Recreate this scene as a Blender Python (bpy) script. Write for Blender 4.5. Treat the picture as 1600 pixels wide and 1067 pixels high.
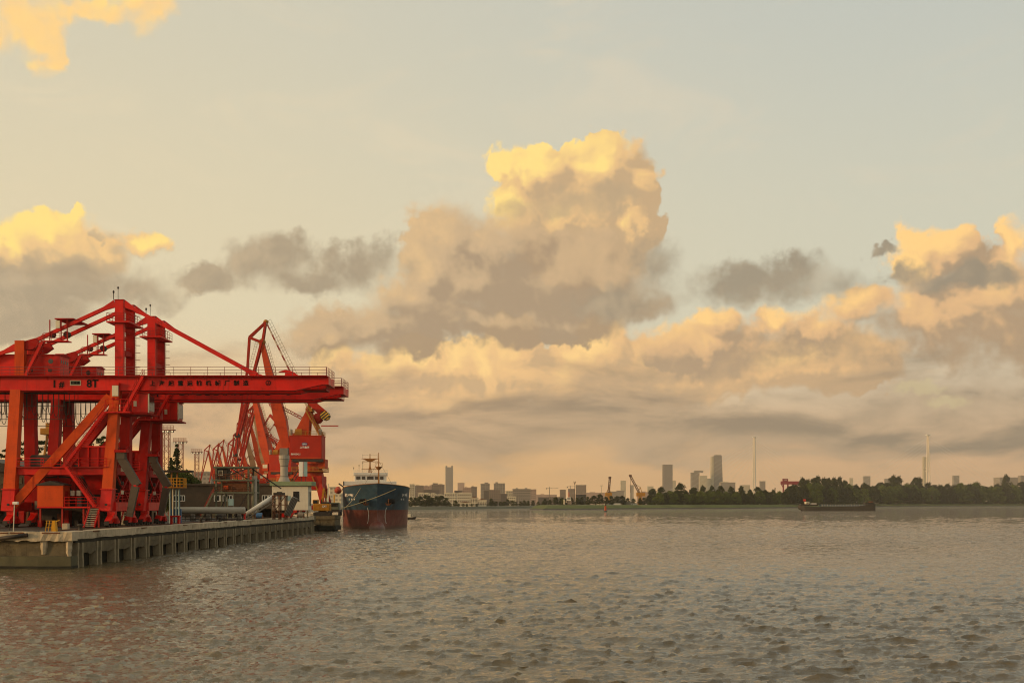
import bpy, bmesh, math, random
import numpy as np
from mathutils import Vector, Matrix
for o in list(bpy.data.objects): bpy.data.objects.remove(o)
SC = bpy.context.scene
COL = SC.collection
R = math.radians
# ---------------------------------------------------------------- camera
# level camera with a vertical lens shift (verticals stay vertical); all sizes in metres.
FPX, CXP, YH, CAMH = 1800.0, 800.0, 786.0, 7.2      # focal length in photo pixels, centre column, horizon row, eye height
cam_d = bpy.data.cameras.new('camera'); cam = bpy.data.objects.new('camera', cam_d); COL.objects.link(cam)
cam.location = (0, 0, CAMH); cam.rotation_euler = (R(90), 0, 0)
cam_d.sensor_width = 36.0; cam_d.lens = 36.0*FPX/1600.0
cam_d.shift_y = (YH-533.5)/1600.0
cam_d.clip_start = 0.5; cam_d.clip_end = 60000
SC.camera = cam
SC.render.resolution_x, SC.render.resolution_y = 1024, 682
SC.render.engine = 'CYCLES'
SC.cycles.use_denoising = True
SC.cycles.pixel_filter_type = 'BLACKMAN_HARRIS'; SC.cycles.filter_width = 1.1
SC.cycles.use_adaptive_sampling = True; SC.cycles.adaptive_threshold = 0.014; SC.cycles.adaptive_min_samples = 8
SC.cycles.max_bounces = 6; SC.cycles.diffuse_bounces = 3; SC.cycles.glossy_bounces = 3
SC.cycles.transparent_max_bounces = 8; SC.cycles.volume_bounces = 1
vs = SC.view_settings
vs.view_transform = 'Standard'; vs.look = 'None'; vs.exposure = 0.10; vs.gamma = 1.0; vs.use_curve_mapping = False

def lin(c):
    r = []
    for v in c[:3]:
        v = v/255.0
        r.append(v/12.92 if v <= 0.04045 else ((v+0.055)/1.055)**2.4)
    return tuple(r)
# ---------------------------------------------------------------- small node language
class S:
    """a socket with arithmetic"""
    nt = None
    def __init__(s, k): s.k = k
    @staticmethod
    def put(inp, v):
        if isinstance(v, S): S.nt.links.new(v.k, inp)
        elif v is not None: inp.default_value = v
    def __add__(a, b): return M('ADD', a, b)
    __radd__ = __add__
    def __mul__(a, b): return M('MULTIPLY', a, b)
    __rmul__ = __mul__
    def __sub__(a, b): return M('SUBTRACT', a, b)
    def __rsub__(a, b): return M('SUBTRACT', b, a)
    def __truediv__(a, b): return M('DIVIDE', a, b)
def node(t, **kw):
    n = S.nt.nodes.new(t)
    for k, v in kw.items(): setattr(n, k, v)
    return n
def M(op, a, b=None, c=None, clamp=False):
    n = node('ShaderNodeMath', operation=op, use_clamp=clamp)
    for i, v in enumerate((a, b, c)):
        if v is not None: S.put(n.inputs[i], v)
    return S(n.outputs[0])
def VM(op, a, b=None, c=None):
    n = node('ShaderNodeVectorMath', operation=op)
    for i, v in enumerate((a, b, c)):
        if v is not None: S.put(n.inputs[i], v)
    return S(n.outputs['Value' if op in ('LENGTH', 'DOT_PRODUCT', 'DISTANCE') else 'Vector'])
def XYZ(x=0.0, y=0.0, z=0.0):
    n = node('ShaderNodeCombineXYZ')
    for i, v in enumerate((x, y, z)): S.put(n.inputs[i], v)
    return S(n.outputs[0])
def SEP(v):
    n = node('ShaderNodeSeparateXYZ'); S.put(n.inputs[0], v)
    return [S(o) for o in n.outputs]
def ramp(x, a, b, lo=0.0, hi=1.0, smooth=True):
    n = node('ShaderNodeMapRange', interpolation_type='SMOOTHSTEP' if smooth else 'LINEAR', clamp=True)
    for i, v in enumerate((x, a, b, lo, hi)): S.put(n.inputs[i], v)
    return S(n.outputs[0])
def NOISE(v, scale, detail=4.0, rough=0.5, dist=0.0, lac=2.0, dim='3D'):
    n = node('ShaderNodeTexNoise', noise_dimensions=dim)
    S.put(n.inputs['Vector'], v); n.inputs['Scale'].default_value = scale; n.inputs['Detail'].default_value = detail
    n.inputs['Roughness'].default_value = rough; n.inputs['Distortion'].default_value = dist; n.inputs['Lacunarity'].default_value = lac
    return S(n.outputs[0])
def NOISEV(v, scale, detail=2.0, rough=0.5, dim='3D'):
    n = node('ShaderNodeTexNoise', noise_dimensions=dim)
    S.put(n.inputs['Vector'], v); n.inputs['Scale'].default_value = scale; n.inputs['Detail'].default_value = detail
    n.inputs['Roughness'].default_value = rough
    return S(n.outputs[1])
def PUFF(v, scale, detail=2.0, rough=0.5, dim='3D'):
    n = node('ShaderNodeTexVoronoi', voronoi_dimensions=dim, feature='F1')
    n.normalize = True
    S.put(n.inputs['Vector'], v); n.inputs['Scale'].default_value = scale; n.inputs['Detail'].default_value = detail
    n.inputs['Roughness'].default_value = rough; n.inputs['Lacunarity'].default_value = 2.1
    return S(n.outputs['Distance'])
def MIX(f, a, b):
    n = node('ShaderNodeMix', data_type='RGBA'); n.clamp_factor = True
    S.put(n.inputs[0], f)
    for i, v in ((6, a), (7, b)):
        if isinstance(v, (tuple, list)): v = (*v[:3], 1.0)
        S.put(n.inputs[i], v)
    return S(n.outputs[2])
# ---------------------------------------------------------------- sun and sky
SUN_AZ, SUN_EL = R(-112), R(10)          # azimuth from the view direction (+Y), negative = left
sun_d = bpy.data.lights.new('sun', 'SUN'); sun = bpy.data.objects.new('sun', sun_d); COL.objects.link(sun)
sun_d.energy = 2.6; sun_d.angle = R(6); sun_d.color = (1.0, 0.62, 0.30)
sd = Vector((math.sin(SUN_AZ)*math.cos(SUN_EL), math.cos(SUN_AZ)*math.cos(SUN_EL), math.sin(SUN_EL)))
sun.rotation_euler = (-sd).to_track_quat('-Z', 'Y').to_euler()

world = bpy.data.worlds.new('World'); SC.world = world; world.use_nodes = True
S.nt = world.node_tree; S.nt.nodes.clear()
SKY_STRENGTH = 0.1
def sky_uv(px, py):
    """a direction of the place -> (azimuth, elevation) in units of 1/1800 rad"""
    az = math.atan((px-CXP)/FPX); el = math.atan((YH-py)/FPX*math.cos(az))
    return az*1800, el*1800
tc = S(node('ShaderNodeTexCoord').outputs['Generated'])
dx, dy, dz = SEP(tc)
U = M('ARCTAN2', dx, dy)*1800.0
V = M('ARCSINE', dz)*1800.0
P0 = XYZ(U, V, 0.0)
OFF1 = (-13.0, 12.0, 0.0); OFF2 = (-34.0, 30.0, 0.0)
P1 = VM('ADD', P0, OFF1)
def relief(p):
    w = VM('SUBTRACT', NOISEV(p, 0.012, 3.0, 0.55, dim='2D'), (0.5, 0.5, 0.5))
    d2 = VM('MULTIPLY_ADD', w, (60.0, 60.0, 0.0), p)
    fb = NOISE(d2, 0.0075, 7.0, 0.53, dim='2D')
    puff = PUFF(d2, 0.0185, 1.5, 0.5, dim='2D')          # 0 at puff centres
    return (fb-0.5)*2.1, (0.40-puff)*0.5, w
fa0, pu0, wv = relief(P0); fa1, pu1, _ = relief(P1)
rel0 = fa0+pu0; crin = (rel0-(fa1+pu1))*0.8
wf = VM('SUBTRACT', NOISEV(P0, 0.030, 4.0, 0.6, dim='2D'), (0.5, 0.5, 0.5))
PW = VM('MULTIPLY_ADD', wf, (46.0, 38.0, 0.0), VM('MULTIPLY_ADD', wv, (60.0, 44.0, 0.0), P0))
PW2 = VM('ADD', PW, OFF2)
hi = NOISE(P0, 0.06, 4.0, 0.6, dim='2D')-0.5
edn = NOISE(P0, 0.006, 2.0, 0.5, dim='2D')
def field(p, es):
    """distance to a union of soft ellipses: 0 at a centre, 1 on the rim"""
    acc = None
    for e in es:
        cx, cy = sky_uv(e[0], e[1]); ix, iy = 1.0/e[2], 1.0/e[3]
        f = VM('LENGTH', VM('MULTIPLY_ADD', p, (ix, iy, 0.0), (-cx*ix, -cy*iy, 0.0)))
        acc = f if acc is None else M('SMOOTH_MIN', acc, f, 0.3)
    return acc
def cloud(es, amp=0.5, e0=0.12, e1=0.5, gb=1.0, gc=1.2, bias=0.3):
    f0 = field(PW, es)
    D0 = 1.0 - f0 + rel0*amp + hi*0.14
    m = ramp(D0, 0.0, ramp(edn, 0.35, 0.65, e0, e1))
    l = crin*gc + bias
    if gb: l = l + (field(PW2, es)-f0)*gb
    return m, l, D0
K = 1.0/SKY_STRENGTH
def C(r, g, b, k=1.0):
    return tuple(x*K*k for x in lin((r, g, b)))
# clear air: Nishita sky seen through a warm high veil
sky = node('ShaderNodeTexSky', sky_type='NISHITA')
sky.sun_disc = False; sky.sun_elevation = SUN_EL; sky.sun_rotation = SUN_AZ; sky.altitude = 0; sky.air_density = 1.6; sky.dust_density = 4.0; sky.ozone_density = 1.0
side = ramp(U, -760.0, 760.0)                             # warm on the sun's side, cool away from it
def LR(a, b): return MIX(side, C(*a), C(*b))
veil = MIX(ramp(V, 10.0, 300.0), LR((248,186,104), (214,170,126)), LR((226,210,174), (208,204,182)))
veil = MIX(ramp(V, 300.0, 850.0), veil, LR((208,202,180), (190,194,186)))
colr = MIX(0.94, S(sky.outputs[0]), veil)
wis = ramp(NOISE(XYZ(U*0.4, V*1.2, 0.0), 0.008, 8.0, 0.62, 0.5, dim='2D'), 0.50, 0.80)*ramp(V, 200.0, 420.0)
colr = MIX(wis*0.35, colr, LR((238,216,178), (220,204,178)))

def over(base, m, lit, dark, mid, bright, strength=1.0):
    c = MIX(ramp(lit, 0.0, 0.55), dark, mid)
    c = MIX(ramp(lit+hi*0.25, 0.48, 1.45), c, bright)
    return MIX(m*strength, base, c)
# far bright heads behind the low grey sheet
m, l, d0 = cloud([(590,585,60,42),(650,565,55,38),(700,572,60,40),(800,545,58,50),(935,545,62,52),(860,590,190,55),(640,625,170,60),(520,560,50,30),
                  (1000,590,120,55),(1115,500,46,40),(1085,545,90,40),(1250,560,160,55),(760,570,60,36),(880,560,50,34),(1010,565,60,36)], amp=0.62, e0=0.10, e1=0.45, bias=0.38, gb=1.0, gc=1.4)
colr = over(colr, m, l, LR((208,174,130), (200,166,126)), LR((238,194,136), (230,186,132)), LR((255,216,142), (252,206,138)))
# left bank and the lit head above it
m, l, d0 = cloud([(80,362,80,42),(20,380,70,40),(220,386,36,28),(130,392,90,40),(118,334,22,12),(-160,380,140,60)], amp=0.55, bias=0.20, gb=1.2, gc=1.5)
colr = over(colr, m, l, C(204,176,136), C(236,196,138), C(255,222,134))
# lit patch high on the left
m, l, d0 = cloud([(20,30,90,52),(78,80,26,40),(222,14,52,36),(-40,20,120,80),(140,14,70,18),(60,-70,200,60)], amp=0.85, e0=0.4, e1=1.1, bias=0.50, gb=0, gc=1.8)
colr = over(colr, m, l, C(240,204,146), C(250,208,138), C(255,228,132))
# right-hand group
m, l, d0 = cloud([(1465,388,55,44),(1435,420,55,34),(1592,380,40,44),(1490,495,170,66),(1345,485,70,42),(1260,520,90,40),(1112,500,44,36),(1570,455,110,70),
                  (1120,540,110,42),(1560,525,170,62),(1210,505,50,30),(1700,470,160,110)], amp=0.60, bias=0.26, e0=0.15, e1=0.7)
colr = over(colr, m, l+ramp(V, 190.0, 420.0, -0.30, 0.34), C(176,150,120), C(222,180,132), C(254,208,136))
# the big cumulus: lit upper tier
m, l, d0 = cloud([(790,262,40,34),(840,268,80,44),(940,262,86,56),(998,285,44,50),(800,310,44,40),(880,330,120,70),(985,350,52,66),(930,400,120,70)], amp=0.46, bias=0.26, e0=0.08, e1=0.4, gb=1.15, gc=1.8)
colr = over(colr, m, l+ramp(U, -60.0, 230.0, 0.30, -0.22)+ramp(V, 330.0, 520.0, -0.10, 0.16), C(196,166,128), C(228,188,134), C(255,220,136))
# its grey-tan body, stepping down to the left
m, l, d0 = cloud([(700,372,70,54),(662,420,56,56),(770,385,100,60),(740,430,130,78),(870,440,180,84),(950,445,110,62),(690,490,140,54),(590,512,150,54),(500,530,95,40),(880,512,90,36),(790,500,200,44),(640,465,90,50),(1010,478,60,32)], amp=0.46, bias=0.14, e0=0.22, e1=0.8, gc=0.9)
colr = over(colr, m, l+ramp(V, 220.0, 420.0, -0.22, 0.10), C(168,144,116), C(200,170,132), C(234,194,138), 0.95)
# shade lying across the upper tier
m, l, d0 = cloud([(868,318,92,30),(955,310,62,30),(800,325,40,26),(1000,470,70,30)], amp=0.6, e0=0.5, e1=1.0, bias=0.2, gb=0, gc=0.8)
colr = over(colr, m, l, LR((190,164,128), (178,156,126)), LR((206,176,132), (196,168,132)), LR((230,192,138), (220,184,134)), 0.75)
# grey fragments drifting in front
m, l, d0 = cloud([(418,412,92,50),(318,432,62,28),(572,416,88,52),(495,440,110,30),(1030,418,52,62),(975,472,120,38),(1190,446,175,44),(1245,424,62,40),(1130,452,86,32),
                  (1390,392,30,9),(1505,434,135,22),(1415,430,44,18),(75,440,170,46),(215,455,75,40),(40,490,160,50),
                  (-200,450,200,60),(1750,430,150,40)], amp=0.46, e0=0.45, e1=1.0, bias=0.16, gb=0, gc=0.9)
colr = over(colr, m, l, LR((168,150,124), (150,138,118)), LR((190,168,136), (172,154,128)), LR((226,190,138), (208,174,132)), 0.92)
# low layered bank over the city: flat grey bases, warm tops
Q0 = XYZ(U*0.55, V*1.7, 0.0); Q1 = VM('ADD', Q0, (-7.0, 24.0, 0.0))
st = NOISE(Q0, 0.0068, 7.0, 0.54, 0.25, dim='2D'); st1 = NOISE(Q1, 0.0068, 7.0, 0.54, 0.25, dim='2D')
sm = ramp(V + (st-0.5)*150.0, 48.0, 96.0)*ramp(V + (st-0.5)*260.0, 225.0, 120.0)
lb = (st-st1)*2.0 + 0.34 + ramp(V, 60.0, 260.0, -0.12, 0.16)
sc_ = MIX(ramp(lb, 0.0, 0.5), LR((170,143,114), (134,122,104)), LR((206,170,130), (172,150,122)))
sc_ = MIX(ramp(lb, 0.5, 1.0), sc_, LR((246,200,140), (224,184,132)))
colr = MIX(sm*0.92, colr, sc_)
# open gap in the sheet on the right
gp = field(PW, [(1440,604,45,12),(1490,622,40,14)])
colr = MIX(ramp(1.0-gp+rel0*0.9, 0.0, 0.7)*0.5, colr, C(204, 188, 142))
# broken cloud all round, outside the stretch described above
ob = ramp(fa0*0.5+0.5+NOISE(P0, 0.0016, 3.0, 0.5, dim='2D')-0.5, 0.50, 0.75)*ramp(M('ABSOLUTE', U), 900.0, 1200.0)*ramp(V, 60.0, 250.0)
colr = MIX(ob*0.8, colr, MIX(ramp(crin, -0.2, 0.4), LR((186,162,124), (160,146,120)), LR((240,206,140), (214,180,130))))
colr = MIX(ramp(V, -6.0, -60.0), colr, C(120, 100, 76))   # under the horizon
bg = node('ShaderNodeBackground'); S.put(bg.inputs[0], colr); bg.inputs[1].default_value = SKY_STRENGTH
wo = node('ShaderNodeOutputWorld'); S.nt.links.new(bg.outputs[0], wo.inputs[0])
world.cycles.sampling_method = 'MANUAL'; world.cycles.sample_map_resolution = 512
# ---------------------------------------------------------------- builders
def pos(px, py, Y):
    """photo pixel at depth Y -> point of the place"""
    return Vector(((px-CXP)/FPX*Y, Y, CAMH-(py-YH)/FPX*Y))
def wx(px, Y): return (px-CXP)/FPX*Y
def wz(py, Y): return CAMH-(py-YH)/FPX*Y

class MB:
    """collects simple solids; build() makes ONE mesh object of them"""
    def __init__(s): s.v = []; s.f = []
    def add(s, v, f):
        b = len(s.v); s.v += [tuple(p) for p in v]; s.f += [tuple(b+i for i in q) for q in f]; return s
    def box(s, x0, x1, y0, y1, z0, z1):
        v = [(x, y, z) for z in (z0, z1) for y in (y0, y1) for x in (x0, x1)]
        return s.add(v, [(0,2,3,1),(4,5,7,6),(0,1,5,4),(2,6,7,3),(0,4,6,2),(1,3,7,5)])
    def bar(s, a, b, w, h=None, w2=None, h2=None, up=(0,0,1)):
        """square beam from a to b; w across, h along 'up'"""
        a, b = Vector(a), Vector(b); h = w if h is None else h; w2 = w if w2 is None else w2; h2 = h if h2 is None else h2
        t = (b-a).normalized(); u = Vector(up)
        if abs(t.dot(u)) > 0.98: u = Vector((1, 0, 0))
        sd_ = t.cross(u).normalized(); u = sd_.cross(t)
        v = []
        for p, ww, hh in ((a, w, h), (b, w2, h2)):
            v += [p+sd_*(i*ww/2)+u*(j*hh/2) for i, j in ((-1,-1),(1,-1),(1,1),(-1,1))]
        return s.add(v, [(3,2,1,0),(4,5,6,7),(0,1,5,4),(1,2,6,5),(2,3,7,6),(3,0,4,7)])
    def tube(s, a, b, r, n=8, r2=None, caps=True):
        a, b = Vector(a), Vector(b); r2 = r if r2 is None else r2
        t = (b-a).normalized(); u = Vector((0,0,1)) if abs(t.z) < 0.95 else Vector((1,0,0))
        p = t.cross(u).normalized(); q = p.cross(t)
        v = []
        for c, rr in ((a, r), (b, r2)):
            v += [c+(p*math.cos(2*math.pi*i/n)+q*math.sin(2*math.pi*i/n))*rr for i in range(n)]
        f = [(i, (i+1)%n, n+(i+1)%n, n+i) for i in range(n)]
        if caps: f += [tuple(range(n-1, -1, -1)), tuple(range(n, 2*n))]
        return s.add(v, f)
    def path(s, pts, r, n=5):
        for a, b in zip(pts[:-1], pts[1:]): s.tube(a, b, r, n, caps=False)
        return s
    def prism(s, poly, axis, lo, hi):
        """closed 2D outline extruded along an axis: 'y' takes (x,z), 'x' takes (y,z), 'z' takes (x,y)"""
        n = len(poly); v = []
        for d in (lo, hi):
            for a, b in poly: v.append((a, d, b) if axis == 'y' else (d, a, b) if axis == 'x' else (a, b, d))
        return s.add(v, [tuple(range(n)), tuple(range(2*n-1, n-1, -1))]+[((i+1)%n, i, n+i, n+(i+1)%n) for i in range(n)])
    def loft(s, rings, closed=True, caps=True):
        n = len(rings[0]); v = [p for r in rings for p in r]; f = []
        for k in range(len(rings)-1):
            for i in range(n if closed else n-1): f.append((k*n+i, k*n+(i+1)%n, (k+1)*n+(i+1)%n, (k+1)*n+i))
        if caps: f += [tuple(range(n-1, -1, -1)), tuple((len(rings)-1)*n+i for i in range(n))]
        return s.add(v, f)
    def lathe(s, prof, c=(0,0,0), n=14):
        rings = [[(c[0]+r*math.cos(2*math.pi*i/n), c[1]+r*math.sin(2*math.pi*i/n), c[2]+z) for i in range(n)] for r, z in prof]
        return s.loft(rings)
    def ell(s, c, r, n=10, m=6):
        rings = []
        for k in range(m+1):
            t = -math.pi/2+math.pi*k/m; rr = max(math.cos(t), 0.02)
            rings.append([(c[0]+r[0]*rr*math.cos(2*math.pi*i/n), c[1]+r[1]*rr*math.sin(2*math.pi*i/n), c[2]+r[2]*math.sin(t)) for i in range(n)])
        return s.loft(rings)
    def rail(s, pts, h=1.1, r=0.03, step=2.0, rails=(1.0, 0.66, 0.33)):
        """railing along a polyline"""
        for a, b in zip(pts[:-1], pts[1:]):
            a, b = Vector(a), Vector(b); L = (b-a).length; k = max(1, round(L/step))
            for i in range(k+1):
                p = a.lerp(b, i/k); s.tube(p, p+Vector((0,0,h)), r*1.15, 4, caps=False)
            for q in rails: s.tube(a+Vector((0,0,h*q)), b+Vector((0,0,h*q)), r, 4, caps=False)
        return s
    def mesh(s, name):
        me = bpy.data.meshes.new(name); me.from_pydata(s.v, [], s.f); me.update()
        return me
    def build(s, name, mat, parent=None, smooth=False, bevel=0.0, fix=False):
        me = s.mesh(name)
        if fix:
            bm = bmesh.new(); bm.from_mesh(me); bmesh.ops.recalc_face_normals(bm, faces=bm.faces); bm.to_mesh(me); bm.free()
        me.materials.append(mat)
        if smooth:
            for p in me.polygons: p.use_smooth = True
        o = bpy.data.objects.new(name, me); COL.objects.link(o)
        if parent: o.parent = parent
        if bevel:
            m = o.modifiers.new('edge', 'BEVEL'); m.width = bevel; m.segments = 1; m.limit_method = 'ANGLE'
        return o
def tag(o, label=None, cat=None, group=None, kind=None):
    if label: o['label'] = label
    if cat: o['category'] = cat
    if group: o['group'] = group
    if kind: o['kind'] = kind
    return o
def thing(name, label, cat, loc=(0,0,0), rz=0.0, group=None):
    o = bpy.data.objects.new(name, None); COL.objects.link(o); o.empty_display_size = 0.5
    o.location = loc; o.rotation_euler = (0, 0, rz)
    return tag(o, label, cat, group)
def kids(o): return [c for c in bpy.data.objects if c.parent == o]
def copy_tree(o, parent=None, index=None):
    if index is None:
        index = {}
        for c in bpy.data.objects:
            if c.parent: index.setdefault(c.parent.name, []).append(c)
    c = o.copy(); COL.objects.link(c)
    if parent: c.parent = parent
    for ch in index.get(o.name, []): copy_tree(ch, c, index)
    return c
def lettering(text, size, mat, parent, loc, width=None, name='lettering', rot=(math.pi/2, 0, 0), bold=0.0):
    cu = bpy.data.curves.new(name, 'FONT'); cu.body = text; cu.size = size; cu.align_x = 'CENTER'; cu.align_y = 'CENTER'; cu.extrude = 0.01; cu.offset = bold
    cu.resolution_u = 3
    if width: cu.space_character = width
    t = bpy.data.objects.new(name, cu); COL.objects.link(t)
    me = bpy.data.meshes.new_from_object(t.evaluated_get(bpy.context.evaluated_depsgraph_get()))
    bpy.data.objects.remove(t); bpy.data.curves.remove(cu)
    me.materials.clear(); me.materials.append(mat)
    o = bpy.data.objects.new(name, me); COL.objects.link(o); o.parent = parent; o.location = loc; o.rotation_euler = rot
    return o
# ---------------------------------------------------------------- materials
MATS = {}
def paint(name, base, rough=0.5, var=0.25, scale=0.8, dirt=None, dirt_amt=0.0, streak=0.0, bump=0.0, metal=0.0, bscale=6.0, spec=0.25):
    """procedural surface: base colour with blotches, dirt and vertical run-off streaks, in object space"""
    m = bpy.data.materials.new(name); m.use_nodes = True; nt = m.node_tree; nt.nodes.clear(); old = S.nt; S.nt = nt
    tcn = node('ShaderNodeTexCoord'); p = S(tcn.outputs['Object'])
    n1 = NOISE(p, scale, 5.0, 0.6)
    b = Vector(base)
    c = MIX(ramp(n1, 0.25, 0.75, smooth=False), tuple(b*(1-var)), tuple(min(1.0, x*(1+var)) for x in b))
    if dirt:
        n2 = NOISE(p, scale*0.45, 7.0, 0.68)
        if dirt_amt: c = MIX(ramp(n2, 0.62-dirt_amt*0.25, 0.80-dirt_amt*0.15), c, dirt)
        if streak:
            n3 = NOISE(VM('MULTIPLY', p, (3.0, 3.0, 0.16)), scale*1.2, 5.0, 0.62)
            c = MIX(ramp(n3, 0.55, 0.78)*streak, c, dirt)
    bs = node('ShaderNodeBsdfPrincipled'); S.put(bs.inputs['Base Color'], c)
    S.put(bs.inputs['Roughness'], ramp(n1, 0.2, 0.8, max(0.05, rough-0.12), min(1.0, rough+0.12), smooth=False)); bs.inputs['Metallic'].default_value = metal
    bs.inputs['Specular IOR Level'].default_value = spec
    if bump:
        bn = node('ShaderNodeBump'); bn.inputs['Strength'].default_value = 1.0; bn.inputs['Distance'].default_value = bump
        S.put(bn.inputs['Height'], NOISE(p, bscale, 5.0, 0.6)); nt.links.new(bn.outputs[0], bs.inputs['Normal'])
    ou = node('ShaderNodeOutputMaterial'); nt.links.new(bs.outputs[0], ou.inputs[0]); S.nt = old
    MATS[name] = m; return m
RUST = (0.10, 0.035, 0.012)
SOOT = (0.03, 0.022, 0.016)
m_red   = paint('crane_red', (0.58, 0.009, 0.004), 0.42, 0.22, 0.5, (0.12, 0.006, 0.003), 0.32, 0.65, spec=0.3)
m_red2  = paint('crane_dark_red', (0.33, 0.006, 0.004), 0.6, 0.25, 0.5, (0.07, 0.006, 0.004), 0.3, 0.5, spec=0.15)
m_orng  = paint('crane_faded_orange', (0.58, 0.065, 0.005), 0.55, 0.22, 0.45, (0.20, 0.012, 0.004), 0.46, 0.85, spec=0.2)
m_orng2 = paint('portal_orange', (0.46, 0.050, 0.010), 0.55, 0.2, 0.3, (0.20, 0.02, 0.008), 0.25, 0.4, spec=0.2)
m_orng3 = paint('portal_red', (0.36, 0.020, 0.008), 0.55, 0.2, 0.3, (0.17, 0.014, 0.006), 0.25, 0.4, spec=0.2)
m_rail  = paint('rail_red', (0.32, 0.02, 0.012), 0.5, 0.2, 1.0)
m_railp = paint('rail_mauve', (0.22, 0.07, 0.07), 0.5, 0.2, 1.0)
m_black = paint('black_paint', (0.008, 0.008, 0.008), 0.7, 0.2, 2.0, spec=0.1)
m_dark  = paint('dark_steel', (0.035, 0.030, 0.026), 0.6, 0.3, 1.5, RUST, 0.2, 0.2)
m_rust  = paint('rusty_steel', (0.13, 0.05, 0.022), 0.8, 0.35, 1.2, (0.05, 0.02, 0.012), 0.3, 0.3)
m_glass = paint('window_glass', (0.02, 0.022, 0.022), 0.08, 0.1, 1.0, spec=0.8)
m_cream = paint('cream_enamel', (0.62, 0.58, 0.44), 0.5, 0.12, 1.5, RUST, 0.1, 0.2)
m_white = paint('white_paint', (0.72, 0.70, 0.64), 0.5, 0.08, 1.0, (0.30, 0.22, 0.14), 0.15, 0.35)
m_plast = paint('grimy_plaster', (0.60, 0.57, 0.47), 0.8, 0.10, 0.8, (0.22, 0.18, 0.12), 0.12, 0.35)
m_green = paint('pale_green_roof', (0.20, 0.26, 0.15), 0.7, 0.15, 0.8, (0.10, 0.10, 0.06), 0.2, 0.4)
m_sage  = paint('sage_steel', (0.105, 0.115, 0.078), 0.6, 0.25, 0.8, RUST, 0.3, 0.4)
m_yel   = paint('safety_yellow', (0.55, 0.27, 0.012), 0.5, 0.15, 1.2, (0.12, 0.06, 0.02), 0.2, 0.3)
m_ochre = paint('ochre_steel', (0.36, 0.16, 0.02), 0.6, 0.2, 0.8, RUST, 0.3, 0.3)
m_exc   = paint('excavator_ochre', (0.36, 0.155, 0.010), 0.5, 0.2, 1.2, (0.10, 0.05, 0.02), 0.3, 0.4)
m_tan   = paint('primer_tan', (0.30, 0.17, 0.085), 0.6, 0.2, 0.3, RUST, 0.3, 0.4)
m_blue  = paint('blue_sheet', (0.05, 0.13, 0.28), 0.5, 0.15, 1.0, SOOT, 0.1, 0.3)
m_lblue = paint('pale_blue_pipe', (0.22, 0.34, 0.36), 0.5, 0.15, 1.0, RUST, 0.15, 0.3)
m_chute = paint('grey_chute', (0.085, 0.066, 0.050), 0.7, 0.2, 0.7, (0.045, 0.034, 0.024), 0.3, 0.5)
m_conc  = paint('pale_concrete', (0.44, 0.37, 0.26), 0.9, 0.30, 0.9, (0.14, 0.105, 0.065), 0.40, 0.5, 0.05, bscale=3.0)
m_concd = paint('weathered_concrete', (0.135, 0.112, 0.068), 0.9, 0.40, 0.8, (0.045, 0.036, 0.022), 0.45, 0.75, 0.04, bscale=3.0)
m_wet_shade   = paint('wet_silt_and_shade_concrete', (0.020, 0.020, 0.013), 0.8, 0.3, 0.8, (0.025, 0.024, 0.015), 0.4, 0.5, 0.03, bscale=3.0)  # wet silt tone; on the quay ledge it serves as painted shade
m_algae = paint('silted_green_wall', (0.090, 0.085, 0.050), 0.9, 0.3, 0.5, (0.045, 0.042, 0.026), 0.35, 0.4, 0.03, bscale=2.0)
m_brick = paint('soot_brown_render', (0.075, 0.056, 0.040), 0.9, 0.25, 0.6, (0.04, 0.03, 0.022), 0.4, 0.5, 0.02)
m_asph  = paint('quay_asphalt', (0.045, 0.038, 0.031), 0.9, 0.3, 0.3, (0.035, 0.03, 0.025), 0.4)
m_pipe  = paint('grey_pipe', (0.38, 0.35, 0.29), 0.6, 0.12, 0.6, RUST, 0.15, 0.3)
m_pile  = paint('pile_concrete', (0.27, 0.225, 0.145), 0.9, 0.35, 0.8, (0.07, 0.055, 0.034), 0.35, 0.6, 0.04, bscale=3.0)
m_grey  = paint('grey_steel', (0.20, 0.18, 0.15), 0.6, 0.2, 1.0, RUST, 0.2, 0.3)
m_bark  = paint('bark', (0.07, 0.05, 0.035), 0.9, 0.3, 2.0)
def leafmat(name, a, b, rough=0.6, scale=0.35):
    m = bpy.data.materials.new(name); m.use_nodes = True; nt = m.node_tree; nt.nodes.clear(); old = S.nt; S.nt = nt
    oi = node('ShaderNodeObjectInfo'); tcn = node('ShaderNodeTexCoord')
    n1 = NOISE(S(tcn.outputs['Object']), scale, 3.0, 0.6)
    f = ramp(n1, 0.3, 0.7)*0.65 + S(oi.outputs['Random'])*0.35
    c = MIX(f, a, b)
    d1 = node('ShaderNodeBsdfDiffuse'); S.put(d1.inputs[0], c)
    d2 = node('ShaderNodeBsdfTranslucent'); S.put(d2.inputs[0], c)
    mx = node('ShaderNodeMixShader'); mx.inputs[0].default_value = 0.3
    nt.links.new(d1.outputs[0], mx.inputs[1]); nt.links.new(d2.outputs[0], mx.inputs[2])
    ou = node('ShaderNodeOutputMaterial'); nt.links.new(mx.outputs[0], ou.inputs[0]); S.nt = old
    MATS[name] = m; return m
m_leaf  = leafmat('leaf_green', (0.045, 0.070, 0.012), (0.135, 0.170, 0.028))
m_leafd = leafmat('leaf_dark', (0.020, 0.030, 0.010), (0.055, 0.070, 0.018))
m_leafb = leafmat('leaf_bush', (0.050, 0.075, 0.016), (0.110, 0.135, 0.030))
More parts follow.
